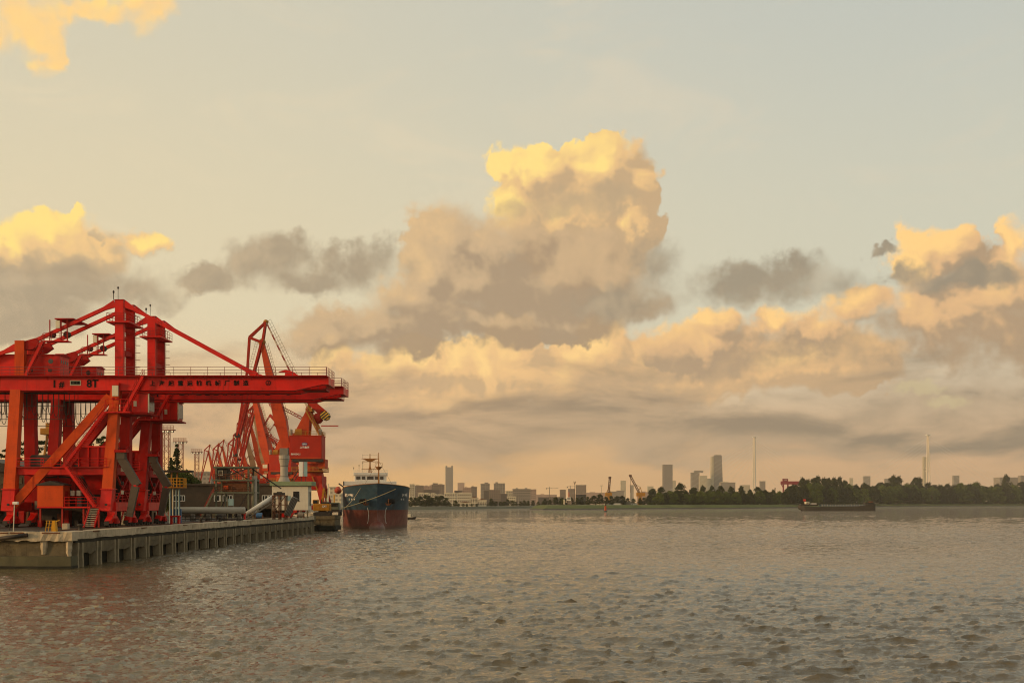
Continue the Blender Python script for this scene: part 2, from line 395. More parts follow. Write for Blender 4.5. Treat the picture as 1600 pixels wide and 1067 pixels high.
# ---------------------------------------------------------------- water: one sheet, wind chop as real relief that is resolved finely near the camera
def ocean_tile(N, L, wind, wdir, seed, lmin, spread=5.0, lmax=1e9):
    rng = np.random.default_rng(seed)
    k1 = 2*np.pi*np.fft.fftfreq(N, L/N); kx, ky = np.meshgrid(k1, k1, indexing='xy')
    k = np.sqrt(kx*kx+ky*ky); k[0, 0] = 1e-6
    Lw = wind*wind/9.81
    cosf = (kx*math.cos(wdir)+ky*math.sin(wdir))/k
    P = np.exp(-1/(k*Lw)**2)/k**3.55*(0.10+0.90*np.abs(cosf)**spread)*np.exp(-(k*lmin/6.28)**2)*(k > 2*np.pi/lmax)
    P[0, 0] = 0
    h = np.sqrt(P)*(rng.normal(size=(N, N))+1j*rng.normal(size=(N, N)))
    z = np.real(np.fft.ifft2(h)); sx = np.real(np.fft.ifft2(-1j*kx/k*h)); sy = np.real(np.fft.ifft2(-1j*ky/k*h))
    s = z.std(); return z/s, sx/s, sy/s
def sample(t, L, X, Y):
    N = t.shape[0]; u = (X/L*N) % N; v = (Y/L*N) % N
    i0 = u.astype(int); j0 = v.astype(int); fu = u-i0; fv = v-j0; i1 = (i0+1) % N; j1 = (j0+1) % N; i0 %= N; j0 %= N
    return t[j0, i0]*(1-fu)*(1-fv)+t[j0, i1]*fu*(1-fv)+t[j1, i0]*(1-fu)*fv+t[j1, i1]*fu*fv
def build_water():
    ys = [24.0]
    while ys[-1] < 11500:
        y = ys[-1]
        d = 0.13+0.0027*(y-24) if y < 260 else 0.83+0.012*(y-260)
        ys.append(y+min(d, 400))
    ys = np.array(ys); NC = 700
    t = np.linspace(-1, 1, NC)
    Yg = np.repeat(ys[:, None], NC, 1); Xg = t[None, :]*(0.60*(Yg+45))
    amp = np.clip((900-Yg)/700, 0, 1)**0.7
    Z = np.zeros_like(Xg); DX = np.zeros_like(Xg); DY = np.zeros_like(Xg)
    for N, L, wind, wd, seed, lmin, a, ch in ((512, 210.0, 3.6, R(-100), 21, 2.0, 0.050, 1.0), (1024, 67.0, 1.75, R(-96), 3, 0.16, 0.037, 1.3), (512, 19.7, 1.1, R(-82), 8, 0.08, 0.019, 1.25)):
        z, sx, sy = ocean_tile(N, L, wind, wd, seed, lmin)
        near = np.clip((240-Yg)/160, 0, 1) if L < 30 else 1.0
        zz = sample(z, L, Xg, Yg)
        if L < 100: zz = (np.exp(0.36*np.clip(zz, -3, 2.6))-1.07)*2.3      # flat troughs, peaked crests
        Z += zz*a*near; DX += sample(sx, L, Xg, Yg)*a*ch*near; DY += sample(sy, L, Xg, Yg)*a*ch*near
    gust = 0.72+0.5*np.sin(Xg*0.031+1.3*np.sin(Yg*0.017))*np.sin(Yg*0.023+Xg*0.009)
    amp = amp*gust
    V = np.stack([Xg-DX*amp, Yg-DY*amp, Z*amp], -1).reshape(-1, 3)
    nr = len(ys); idx = np.arange(nr*NC).reshape(nr, NC)
    F = np.stack([idx[:-1, :-1], idx[:-1, 1:], idx[1:, 1:], idx[1:, :-1]], -1).reshape(-1, 4)
    me = bpy.data.meshes.new('water'); me.vertices.add(len(V)); me.vertices.foreach_set('co', V.astype(np.float32).ravel())
    me.loops.add(F.size); me.loops.foreach_set('vertex_index', F.astype(np.int32).ravel())
    me.polygons.add(len(F)); me.polygons.foreach_set('loop_start', np.arange(0, F.size, 4, dtype=np.int32)); me.polygons.foreach_set('loop_total', np.full(len(F), 4, np.int32))
    me.polygons.foreach_set('use_smooth', np.ones(len(F), bool)); me.update(); me.validate()
    return me, len(F)
m = bpy.data.materials.new('river_water'); m.use_nodes = True; S.nt = m.node_tree; S.nt.nodes.clear()
p = S(node('ShaderNodeNewGeometry').outputs['Position'])
px_, py_, pz_ = SEP(p)
def ridge(v): return M('POWER', 1.0-M('ABSOLUTE', v*2.0-1.0), 3.0)
w1 = ridge(NOISE(VM('MULTIPLY', p, (0.6, 1.5, 0.0)), 2.0, 5.0, 0.62, 0.3, dim='2D'))
w2 = NOISE(VM('MULTIPLY', p, (0.6, 1.0, 0.0)), 0.55, 5.0, 0.60, 0.4, dim='2D')
far = ramp(py_, 80.0, 420.0)
bn = node('ShaderNodeBump'); bn.inputs['Strength'].default_value = 1.0; bn.inputs['Distance'].default_value = 1.0
w3 = ridge(NOISE(VM('MULTIPLY', p, (0.28, 0.060, 0.0)), 1.0, 5.0, 0.64, 0.4, dim='2D'))
w4 = ridge(NOISE(VM('MULTIPLY', p, (0.5, 0.28, 0.0)), 1.0, 5.0, 0.62, 0.4, dim='2D'))
S.put(bn.inputs['Height'], w1*0.022 + w2*far*0.05 + w3*ramp(py_, 180.0, 600.0)*1.3 + w4*ramp(py_, 70.0, 240.0)*0.30)
bs = node('ShaderNodeBsdfPrincipled')
silt = NOISE(p, 0.03, 3.0, 0.5, dim='2D')
S.put(bs.inputs['Base Color'], MIX(silt, (0.085, 0.064, 0.028), (0.110, 0.084, 0.040)))
bs.inputs['Roughness'].default_value = 0.03; bs.inputs['IOR'].default_value = 1.45; bs.inputs['Specular IOR Level'].default_value = 0.5
S.nt.links.new(bn.outputs[0], bs.inputs['Normal'])
ou = node('ShaderNodeOutputMaterial'); S.nt.links.new(bs.outputs[0], ou.inputs[0])
wme, nwf = build_water(); wme.materials.append(m)
water = bpy.data.objects.new('water', wme); COL.objects.link(water); tag(water, 'choppy tan river water reflecting the evening sky', kind='structure')
# ---------------------------------------------------------------- land
def sheet(name, top, z, edge_z, mat, label):
    """flat land polygon with a skirt down to edge_z"""
    mb = MB(); n = len(top)
    v = [(x, y, z) for x, y in top]+[(x, y, edge_z) for x, y in top]
    mb.add(v, [tuple(range(n))]+[(i, n+i, n+(i+1)%n, (i+1)%n) for i in range(n)])
    return tag(mb.build(name, mat, fix=True), label, kind='structure')
m_yard = paint('yard_ground', (0.10, 0.085, 0.062), 0.95, 0.3, 0.05, (0.05, 0.045, 0.035), 0.3)
m_city = paint('city_ground', (0.085, 0.085, 0.055), 0.95, 0.3, 0.01)
m_grass = paint('bank_grass', (0.10, 0.115, 0.028), 0.95, 0.35, 0.03, (0.060, 0.062, 0.020), 0.4)
m_mud = paint('bank_mud', (0.060, 0.050, 0.032), 0.8, 0.3, 0.05)
ZD = 4.0                      # quay deck height
QX = -48.6                    # quay edge
QY0, QY1 = 127.0, 283.0       # near corner and far end of the quay
sheet('ground', [(-54, 160), (-54, 276), (-62, 300), (-72, 345), (-105, 470), (-165, 700), (-240, 950), (-210, 1200), (-700, 1300), (-2600, 1200), (-2600, 150), (-54, 140)][::-1], ZD-0.06, -2.0, m_yard, 'bare port yard behind the quay')
# far bank on the left with the city
FB = [(-420, 1180), (-260, 1230), (-125, 1290), (-60, 1370), (30, 1690), (150, 1900), (420, 2500), (1400, 4300), (5200, 7000)]
mb = MB()
fr = [(x, y, 0.0) for x, y in FB]; up = [(x-4, y+14, 2.6) for x, y in FB]; bk = [(x-300, y+260, 3.4) for x, y in FB]; en = [(-4200, 2400, 3.4), (-4200, 5200, 3.4), (-3500, 9500, 3.4), (-2500, 10400, 3.4), (-500, 10600, 3.4), (1500, 10700, 3.4), (3500, 10700, 3.4), (5200, 10500, 3.4), (6500, 9000, 3.4)]
mb.loft([[(x, y, -2.0) for x, y, z in fr], fr, up, bk, en], closed=False, caps=False)
tag(mb.build('far_bank', m_city, fix=True), 'low green far bank below the city', kind='structure')
# wooded bank / island on the right
IB = [(20, 1330), (34, 1286), (80, 1330), (161, 1450), (324, 1620), (560, 2060), (813, 2560), (1440, 3220), (3200, 4700), (5200, 6200)]
mb = MB()
fr = [(x, y, 0.0) for x, y in IB]; u1 = [(x+2, y+7, 1.3) for x, y in IB]; u2 = [(x+8, y+34, 4.6) for x, y in IB]; u3 = [(x+14, y+52, 5.2) for x, y in IB]; bk = [(x+60, y+330, 4.8) for x, y in IB]; b2 = [(x+70, y+360, -1.0) for x, y in IB]
mb.loft([[(x, y, -2.0) for x, y, z in fr], fr, u1], closed=False, caps=False)
tag(mb.build('mud_shore', m_mud, fix=True), 'dark mud edge of the right bank', kind='structure')
mb = MB(); mb.loft([u1, u2, u3, bk, b2], closed=False, caps=False)
tag(mb.build('grass_bank', m_grass, fix=True), 'grassy bank in front of the trees', kind='structure')

# ---------------------------------------------------------------- quay
quay = thing('quay', 'weathered concrete quay on piles with hanging fender panels under the red cranes', 'quay', (QX, QY0, 0))
L = QY1-QY0
rnd = random.Random(5)
# deck slab with a lumpy pale lip
mb = MB(); mb.box(-37.4, -2.2, 0.9, L, 3.05, ZD)
mb.build('deck', m_asph, quay)
def lump(mb, a, b, w, h, step, amp, seed):
    """rough cast concrete strip from a to b"""
    rg = random.Random(seed); a, b = Vector(a), Vector(b); n = max(2, int((b-a).length/step)); t = (b-a).normalized(); sdv = Vector((t.y, -t.x, 0))
    rings = []
    for i in range(n+1):
        p = a.lerp(b, i/n); j = lambda: (rg.random()-0.5)*2*amp
        rings.append([p+sdv*(-w/2)+Vector((0,0,-h/2)), p+sdv*(w/2+j())+Vector((0,0,-h/2+j())), p+sdv*(w/2+j())+Vector((0,0,h/2+j()*0.5)), p+sdv*(-w/2)+Vector((0,0,h/2+j()*0.3))])
    mb.loft(rings)
mb = MB(); lump(mb, (-1.1, 0.6, 3.62), (-1.1, L, 3.62), 2.3, 0.86, 1.1, 0.05, 1)
mb.build('kerb_beam', m_conc, quay, fix=True)
mb = MB(); lump(mb, (-37.5, 0.75, 3.55), (0.12, 0.75, 3.55), 1.6, 1.0, 0.5, 0.10, 2)
mb.build('end_beam', m_conc, quay, fix=True)
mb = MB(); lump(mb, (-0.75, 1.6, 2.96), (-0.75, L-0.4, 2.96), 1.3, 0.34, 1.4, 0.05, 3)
mb.build('ledge', m_wet_shade, quay, fix=True)  # near-black colour paints the shadow line under the kerb beam
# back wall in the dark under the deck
mb = MB(); mb.box(-4.0, -1.15, 2.2, L-1, -2.0, 2.78); mb.build('under_wall', m_wet_shade, quay)
# end face: wall and ragged drips of cast concrete
mb = MB(); mb.box(-37.5, -0.55, 0.55, 1.6, 1.35, 3.04); mb.build('end_panel', m_concd, quay)
mb = MB(); lump(mb, (-37.5, 0.62, 0.2), (0.10, 0.62, 0.2), 1.9, 2.3, 1.2, 0.04, 4); mb.build('base_wall', m_algae, quay, fix=True)
mb = MB(); lump(mb, (-37.5, 0.62, -0.55), (0.14, 0.62, -0.55), 2.02, 1.7, 1.2, 0.05, 9); mb.build('tide_band', m_wet_shade, quay, fix=True)
for k, (x, w, d) in enumerate(((-0.45, 0.75, 2.3), (-3.2, 0.95, 1.75), (-8.9, 0.6, 1.5), (-9.8, 0.7, 0.9), (-14.0, 0.9, 1.4), (-19.5, 0.8, 1.6))):
    mb = MB(); rg = random.Random(k+20); rings = []
    for i in range(7):
        t = i/6; ww = w*(1-0.45*t**1.5)*(0.9+0.2*rg.random()); xx = x+(rg.random()-0.5)*0.12
        z = 3.3-d*t; dp = 0.46*(1-0.5*t)
        rings.append([(xx-ww/2, 0.55, z), (xx+ww/2, 0.55, z), (xx+ww/2*0.8, 0.55-dp*0.7, z), (xx, 0.55-dp, z), (xx-ww/2*0.8, 0.55-dp*0.6, z)])
    mb.loft(rings); mb.build('concrete_drip', m_conc, quay, fix=True)
for x0, x1 in ((-9.5, -6.9), (-6.7, -5.2), (-3.2, -1.2)):
    MB().box(x0, x1, -0.12, 0.3, 3.86, 4.0).build('edge_plate', m_rust, quay)
MB().tube((-8.0, -0.30, 3.3), (-4.7, -0.30, 3.72), 0.22, 10).build('fender_log', m_dark, quay, smooth=True)
for y in (6.5, 24, 43, 67, 88, 112):
    MB().box(-0.25, 0.16, y, y+2.0, 3.93, 4.03).build('edge_plate', m_rust, quay)
# piles and fender panels, bay by bay
def pile_mesh(seed):
    rg = random.Random(seed); mb = MB(); rings = []
    for z, w in ((-2.0, 0.46), (-0.2, 0.46), (0.6, 0.42), (1.4, 0.40), (2.2, 0.42), (2.78, 0.5)):
        j = (rg.random()-0.5)*0.05
        rings.append([(-0.95, -w/2+j, z), (0.0+j, -w/2+j, z), (0.0+j, w/2+j, z), (-0.95, w/2+j, z)])
    mb.loft(rings); return mb
def panel_mesh(seed, wid):
    rg = random.Random(seed); mb = MB(); n = 6
    low = [1.48+(rg.random()-0.5)*0.26 for i in range(n+1)]
    poly = [(-wid/2, 2.80), (wid/2, 2.80)]+[(wid/2-wid*i/n, low[i]) for i in range(n+1)]
    mb.prism(poly, 'x', -0.42, -0.08)
    mb.box(-0.10, -0.02, -wid/2+0.1, wid/2-0.1, 2.2, 2.75)
    return mb
BAY = 6.0
pm = [pile_mesh(s).build('pile', m_pile, quay, fix=True) for s in range(3)]
pn = [panel_mesh(s, 4.2).build('fender_panel', m_concd, quay, fix=True) for s in range(4)]
nb = int((L-2)/BAY)
for i in range(nb+1):
    for dy in ((0.0, 1.25) if i % 3 else (0.05, 1.4)):
        o = pm[rnd.randrange(3)].copy(); COL.objects.link(o); o.parent = quay; o.location = (-0.10, 2.9+i*BAY+dy-0.5, 0)
    if i < nb:
        o = pn[rnd.randrange(4)].copy(); COL.objects.link(o); o.parent = quay; o.location = (-0.12, 2.9+i*BAY+3.15, rnd.uniform(-0.05, 0.05))
for o in pm+pn: bpy.data.objects.remove(o)
# crane rails
for x in (-4.0, -17.2):
    MB().box(x-0.09, x+0.09, 6, L-4, ZD+0.004, ZD+0.12).build('crane_rail', m_rust, quay)
# mooring dolphin beyond the quay end
dol = thing('mooring_dolphin', 'stepped block of concrete slabs between the quay end and the blue ship', 'mooring dolphin', (-49.0, 302, 0))
MB().box(-3.4, 3.2, -4, 6, 3.0, 4.1).build('cap', m_concd, dol, bevel=0.08)
MB().box(-0.6, 3.1, -3.7, 6, 1.4, 2.97).build('slab', m_concd, dol, bevel=0.06)
MB().box(-3.2, -0.75, -3.6, 6, 1.55, 2.97).build('slab', m_concd, dol, bevel=0.06)
MB().box(-0.9, 3.3, -3.8, 6, 0.2, 1.37).build('slab', m_wet_shade, dol, bevel=0.06)
MB().box(-2.6, 2.6, -2.2, 5, -2.0, 1.45).build('foot', m_wet_shade, dol)
pd = thing('fender_pile', 'thick rounded concrete fender pile at the far end of the quay', 'fender pile', (-50.4, 286.5, 0))
MB().lathe([(1.25, -2), (1.25, 1.6), (1.05, 2.6), (0.95, 2.65)], n=14).build('shaft', m_concd, pd, smooth=False)
MB().box(-1.4, 1.4, -1.2, 1.2, 2.66, 4.0).build('cap', m_concd, pd, bevel=0.06)
# ---------------------------------------------------------------- red gantry cranes
# local frame: x towards the river (0 = river-side rail), y along the quay, z up from the deck
GX = -52.6
def stairs(root, a, b, width=0.9, mat=m_red, tread=m_rail, steps=None, side=(0, 1, 0)):
    """open stair from a to b: two stringers, treads, handrails"""
    a, b = Vector(a), Vector(b); sv = Vector(side).normalized()*width/2
    st = thing_part('stair', root)
    for s in (-1, 1): MB().bar(a+sv*s, b+sv*s, 0.10, 0.34).build('stringer', mat, st)
    n = steps or max(3, round(abs(b.z-a.z)/0.24)); mb = MB(); run = (b-a); run.z = 0; rd = run.normalized()
    for i in range(1, n):
        p = a.lerp(b, i/n); w = sv.normalized()
        v = [p+w*(i_*width/2*0.96)+rd*(j_*0.14)+Vector((0,0,k_*0.03)) for k_ in (-1,1) for j_ in (-1,1) for i_ in (-1,1)]
        mb.add(v, [(0,2,3,1),(4,5,7,6),(0,1,5,4),(2,6,7,3),(0,4,6,2),(1,3,7,5)])
    mb.build('tread', tread, st); mb = MB()
    for s in (-1, 1):
        for h in (0.5, 0.95): mb.tube(a+sv*s+Vector((0,0,h)), b+sv*s+Vector((0,0,h)), 0.028, 4)
        k = max(2, round((b-a).length/1.6))
        for i in range(k+1):
            p = a.lerp(b, i/k)+sv*s; mb.tube(p, p+Vector((0,0,0.95)), 0.03, 4)
    mb.build('handrail', m_rail, st)
    return st
def thing_part(name, parent, loc=(0,0,0)):
    o = bpy.data.objects.new(name, None); COL.objects.link(o); o.parent = parent; o.location = loc; o.empty_display_size = 0.3
    return o
def ladder(root, a, b, w=0.5, axis=(0,1,0), cage=False, mat=m_rail):
    a, b = Vector(a), Vector(b); ax = Vector(axis)*w/2; mb = MB()
    for s in (-1, 1): mb.bar(a+ax*s, b+ax*s, 0.06)
    n = int((b-a).length/0.32)
    for i in range(1, n): p = a.lerp(b, i/n); mb.tube(p-ax, p+ax, 0.022, 4)
    if cage:
        out = Vector((0.7, 0, 0))
        for i in range(2, n, 3):
            p = a.lerp(b, i/n); mb.path([p-ax, p-ax+out*0.7, p+out, p+ax+out*0.7, p+ax], 0.02, 4)
    return mb.build('ladder', mat, root)
def build_gantry():
    g = thing('gantry_crane', '', 'crane', (GX, 155.2, ZD))
    XL = -13.2; BT, BB = 19.95, 18.15; YG = 2.1     # land rail, boom top/bottom, half width of the twin girders
    # --- bogies on the rails
    for x in (0.0, XL):
        for y in (-3.7, 3.7):
            bo = thing_part('bogie', g, (x, y, 0))
            mb = MB(); mb.prism([(-1.9, 0.62), (-1.5, 1.05), (-0.35, 1.75), (0.35, 1.75), (1.5, 1.05), (1.9, 0.62), (1.2, 0.5), (0.2, 0.95), (-0.2, 0.95), (-1.2, 0.5)], 'x', -0.42, 0.42)
            mb.box(-0.5, 0.5, -0.4, 0.4, 1.7, 2.15)
            mb.build('equaliser', m_red, bo)
            for yy in (-1.45, -0.55, 0.55, 1.45):
                w = MB(); w.tube((-0.16, yy, 0.48), (0.16, yy, 0.48), 0.38, 14); w.tube((-0.5, yy, 0.48), (0.5, yy, 0.48), 0.12, 8)
                w.build('wheel', m_dark, bo)
                MB().box(-0.34, 0.34, yy-0.33, yy+0.33, 0.62, 0.98).build('axle_box', m_red2, bo)
            MB().box(0.44, 0.86, -0.55, 0.1, 0.55, 1.25).build('drive_motor', m_red2, bo)
            MB().box(-0.3, 0.3, -2.15, -1.95, 0.35, 0.85).build('buffer', m_dark, bo)
    # --- legs
    for x, wb, wt in ((0.0, 1.46, 1.22), (XL, 1.62, 1.36)):
        for s in (-1, 1):
            lg = thing_part('leg', g)
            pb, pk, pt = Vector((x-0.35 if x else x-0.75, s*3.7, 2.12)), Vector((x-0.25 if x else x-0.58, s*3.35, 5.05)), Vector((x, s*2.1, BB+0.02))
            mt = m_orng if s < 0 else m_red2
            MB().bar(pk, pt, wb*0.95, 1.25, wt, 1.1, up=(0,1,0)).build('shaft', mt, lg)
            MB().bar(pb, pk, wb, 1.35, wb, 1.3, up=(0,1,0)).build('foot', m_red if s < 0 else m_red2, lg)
            MB().bar(pk-Vector((0,0,0.07)), pk+Vector((0,0,0.07)), wb+0.28, 1.62, up=(0,1,0)).build('flange', m_red, lg)
            MB().tube(pb+Vector((0.25, -0.72*1, 0.9)), pb+Vector((0.25, -0.95, 0.9)), 0.16, 10).build('lamp', m_dark, lg)
        # sill beam along the rail
        MB().box(x-0.95 if x == 0 else x-1.3, x+0.30 if x == 0 else x-0.05, -2.95, 2.95, 2.16, 3.35).build('sill_beam', m_red, g)
    # --- diagonal braces, front and rear frames
    for s in (-1, 1):
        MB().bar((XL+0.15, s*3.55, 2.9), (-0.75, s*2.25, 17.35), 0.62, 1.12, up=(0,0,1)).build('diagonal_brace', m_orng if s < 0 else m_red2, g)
    # --- portal beams and platform at mid height
    for s in (-1, 1):
        MB().box(XL+0.5, -0.6, s*3.0-0.35, s*3.0+0.35, 6.95, 8.0).build('portal_beam', m_red if s < 0 else m_red2, g)
    for x in (XL, -0.2):
        MB().box(x-0.45, x+0.45, -2.6, 2.6, 6.97, 7.98).build('cross_beam', m_red2, g)
    MB().box(XL+0.6, -0.5, -3.85, -3.36, 7.92, 8.02).build('walkway', m_rail, g)
    for a_, b_ in ((XL+0.7, -9.0), (-5.6, -0.7)): MB().rail([(a_, -3.8, 8.02), (b_, -3.8, 8.02)], 1.1, 0.035, 2.2).build('handrail', m_red, g)
    # --- hopper and its chute
    hop = thing_part('hopper', g)
    mb = MB(); mb.loft([[(-5.0, -2.3, 10.75), (-0.9, -2.3, 10.75), (-0.9, 2.3, 10.75), (-5.0, 2.3, 10.75)], [(-5.0, -2.3, 8.03), (-0.9, -2.3, 8.03), (-0.9, 2.3, 8.03), (-5.0, 2.3, 8.03)], [(-3.6, -0.9, 4.4), (-2.0, -0.9, 4.4), (-2.0, 0.9, 4.4), (-3.6, 0.9, 4.4)]])
    mb.build('bin', m_red2, hop, fix=True)
    for x in (-4.9, -3.6, -2.3, -1.0): MB().box(x-0.06, x+0.06, -2.42, -2.3, 8.03, 10.75).build('rib', m_red, hop)
    MB().box(-5.1, -0.8, -2.45, -2.30, 10.6, 10.8).build('rim', m_red, hop)
    dr = MB(); dr.prism([(-11.4, 8.04), (-8.6, 8.04), (-8.6, 9.2), (-9.0, 9.6), (-11.0, 9.6), (-11.4, 9.2)], 'y', -2.6, 1.2); dr.build('tarpaulin_box', m_dark, g)
    # --- dark plant between the legs below the portal
    pl = thing_part('conveyor_plant', g)
    MB().box(-11.6, -6.0, -0.6, 2.3, 3.5, 6.6).build('drive_house', m_red2, pl)
    MB().box(-5.2, -1.2, -0.4, 2.2, 2.3, 4.3).build('feeder', m_dark, pl)
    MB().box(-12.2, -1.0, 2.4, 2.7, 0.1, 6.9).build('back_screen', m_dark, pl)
    for k in range(9): MB().box(-11.8+k*1.2, -11.2+k*1.2, 1.2+0.3*(k % 3), 2.3, 0.05, 0.9+0.45*(k % 4)).build('cable_chest', (m_red2, m_dark, m_rust)[k % 3], pl)
    for x in (-11.0, -9.2, -7.4, -4.8, -2.6): MB().bar((x, -0.75, 3.4), (x+1.0, -0.75, 6.9), 0.14).build('strut', m_red2, pl)
    for x in (-8.1, -6.9): MB().tube((x, -1.2, 4.8), (x, -0.4, 4.8), 0.5, 12).build('drum', m_dark, pl)
    for k, x in enumerate((-11.3, -9.9, -8.3, -5.6, -4.1, -3.0, -1.6)): MB().box(x, x+0.55, -1.0, -0.6, 2.4+0.2*(k % 3), 3.5+0.5*(k % 2)).build('switch_box', (m_grey, m_dark, m_red)[k % 3], pl)
    # --- lower platform, red cabin, stairs
    MB().box(-9.8, -1.5, -3.9, -1.3, 2.58, 2.76).build('lower_platform', m_red, g)
    eh = thing_part('electrical_house', g)
    MB().box(-9.75, -6.35, -3.9, -1.6, 2.78, 5.55).build('body', m_orng, eh)
    MB().prism([(-9.95, 5.56), (-6.15, 5.56), (-6.15, 5.66), (-8.05, 6.15), (-9.95, 5.66)], 'y', -4.05, -1.5).build('roof', m_dark, eh)
    MB().box(-6.33, -6.28, -3.4, -2.5, 2.8, 4.8).build('door', m_red2, eh)
    MB().rail([(-6.2, -3.85, 2.76), (-1.6, -3.85, 2.76)], 1.25, 0.035, 1.6).build('handrail', m_red, g)
    for x in (-6.0, -5.2): MB().box(x, x+0.5, -2.3, -1.9, 4.2, 4.9).build('switch_box', m_cream, g)
    for x in (-9.5, -6.6, -3.8, -1.8): MB().box(x-0.11, x+0.11, -3.6, -3.4, 0.02, 2.57).build('post', m_rail, g)
    stairs(g, (-2.1, -6.2, 0.05), (-2.1, -3.95, 2.7), 1.35, m_red, m_cream, 11, side=(1, 0, 0))
    stairs(g, (-2.0, -4.35, 2.8), (-5.7, -4.35, 7.9), 0.8, m_red, m_red2)
    stairs(g, (-6.0, -4.35, 7.95), (-0.9, -3.6, 15.25), 0.8, m_red, m_red2)
    MB().box(-7.4, -5.3, -4.8, -3.87, 7.82, 7.92).build('landing', m_red, g)
    MB().rail([(-8.9, -4.75, 7.92), (-6.3, -4.75, 7.92)], 1.1, 0.035, 1.3).build('handrail', m_red, g)
    # --- upper landing, cab, boom stair
    MB().box(-1.0, 2.3, -3.4, -2.75, 15.1, 15.28).build('landing', m_red, g)
    MB().box(-0.6, 4.2, -2.3, 2.3, 15.0, 15.2).build('cab_floor', m_red2, g)
    MB().rail([(-1.0, -3.37, 15.28), (2.0, -3.37, 15.28)], 1.6, 0.035, 1.0).build('handrail', m_red, g)
    cb = thing_part('operator_cab', g)
    MB().box(2.05, 4.25, -2.2, 0.4, 15.22, 17.75).build('body', m_red, cb, bevel=0.06)
    MB().box(4.27, 4.33, -2.05, 0.3, 15.5, 17.5).build('windscreen', m_glass, cb)
    MB().box(4.24, 4.40, -2.2, -2.05, 15.22, 17.75).build('pillar', m_cream, cb)
    MB().box(1.98, 2.04, -1.8, -0.8, 16.0, 17.0).build('window', m_glass, cb)
    MB().box(2.35, 2.75, -2.24, -2.205, 16.05, 16.75).build('window', m_cream, cb)
    MB().box(1.9, 4.4, -2.35, 0.55, 17.76, 17.86).build('roof', m_red2, cb)
    stairs(g, (1.4, -2.95, 15.3), (3.9, -2.95, 19.9), 0.7, m_red, m_red2)
    # --- boom: twin box girders, end frame, flanges
    bm_ = thing_part('boom', g)
    for s in (-1, 1):
        y0, y1 = s*YG-0.42, s*YG+0.42
        MB().prism([(-32, BT), (-32, BB), (23.9, BB), (27.5, BB+0.78), (28.3, BB+0.78), (28.3, BT)], 'y', y0, y1).build('girder', m_red, bm_)
        MB().box(-32, 28.3, y0-0.13, y1+0.13, BT+0.002, BT+0.07).build('top_flange', m_red, bm_)
        MB().box(-32, 23.8, y0-0.10, y1+0.10, BB-0.07, BB-0.002).build('bottom_flange', m_red2, bm_)
    mb = MB()
    for k in range(-30, 28, 3): mb.box(k-0.04, k+0.04, -YG-0.50, -YG-0.425, BT-0.42, BT)
    mb.build('flange_brackets', m_red, bm_)['kind'] = 'stuff'
    MB().box(27.6, 28.29, -YG+0.43, YG-0.43, BB+0.8, BT-0.05).build('end_frame', m_red, bm_)
    for x in (-28, -21, -14.5, -6, 5, 12, 19): MB().box(x-0.3, x+0.3, -YG+0.43, YG-0.43, BT-0.75, BT-0.2).build('cross_tie', m_red2, bm_)
    MB().box(24.6, 27.8, -1.5, 1.5, 18.25, 18.42).build('tip_platform', m_red2, bm_)
    MB().rail([(24.6, -1.45, 18.42), (27.8, -1.45, 18.42), (27.8, 1.45, 18.42)], 0.6, 0.03, 1.0, (1.0,)).build('handrail', m_railp, bm_)
    for s in (-1, 1):   # walkways either side and their rails
        yw = s*(YG+0.62)
        MB().box(-32, 28.2, min(yw, yw+s*0.6), max(yw, yw+s*0.6), BT-0.02, BT+0.06).build('walkway', m_red2, bm_)
        ye = yw+s*0.57
        MB().rail([(-32, ye, BT+0.06), (-9.0, ye, BT+0.06), (8.0, ye, BT+0.06), (28.1, ye, BT+0.06)], 1.15, 0.028, 2.3).build('handrail', m_railp, bm_)
    MB().rail([(28.15, -YG-1.1, BT+0.06), (28.15, YG+1.1, BT+0.06)], 1.15, 0.028, 1.3).build('handrail', m_railp, bm_)
    MB().prism([(22.0, BT+0.07), (24.4, BT+0.07), (23.1, BT+0.95), (22.2, BT+1.15), (21.2, BT+0.9), (22.2, BT+0.85)], 'y', -0.5, 0.5).build('tip_bracket', m_red, bm_)
    # --- mast
    ms = thing_part('mast', g)
    for s in (-1, 1):
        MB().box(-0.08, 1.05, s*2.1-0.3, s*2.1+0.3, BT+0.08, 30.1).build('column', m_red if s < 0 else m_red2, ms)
        MB().box(-0.16, 1.13, s*2.1-0.36, s*2.1+0.36, 30.1, 30.22).build('cap', m_red2, ms)
        ladder(ms, (1.2, s*2.1-0.1, BT+0.1), (1.2, s*2.1-0.1, 29.0), 0.5, (0,1,0), True)
        for z in (22.5, 24.8): MB().box(-0.10, 1.07, s*2.1-0.33, s*2.1+0.33, z, z+0.05).build('seam', m_red2, ms)
    for z in (23.0, 27.0, 29.4): MB().box(0.1, 0.9, -1.78, 1.78, z, z+0.6).build('cross_tie', m_red2, ms)
    MB().box(-1.05, 2.0, -2.9, 2.9, 27.1, 27.28).build('platform', m_red, ms)
    MB().rail([(1.95, 2.85, 27.28), (1.95, -2.85, 27.28), (-1.0, -2.85, 27.28), (-1.0, 2.85, 27.28)], 1.1, 0.03, 1.2).build('handrail', m_rail, ms)
    MB().tube((0.25, -2.1, 30.2), (0.25, -2.1, 31.7), 0.035, 5).tube((-0.35, -2.1, 30.2), (-0.35, -2.1, 31.2), 0.05, 6).ell((0.25, -2.1, 31.8), (0.13, 0.13, 0.18), 8, 4).ell((-0.35, -2.1, 31.25), (0.14, 0.14, 0.22), 8, 4).build('beacon', m_dark, ms)
    # --- land-side post
    ps = thing_part('back_post', g)
    for s in (-1, 1): MB().box(XL-0.1, XL+1.15, s*2.1-0.5, s*2.1+0.5, BT+0.08, 24.75).build('column', m_orng if s < 0 else m_red2, ps)
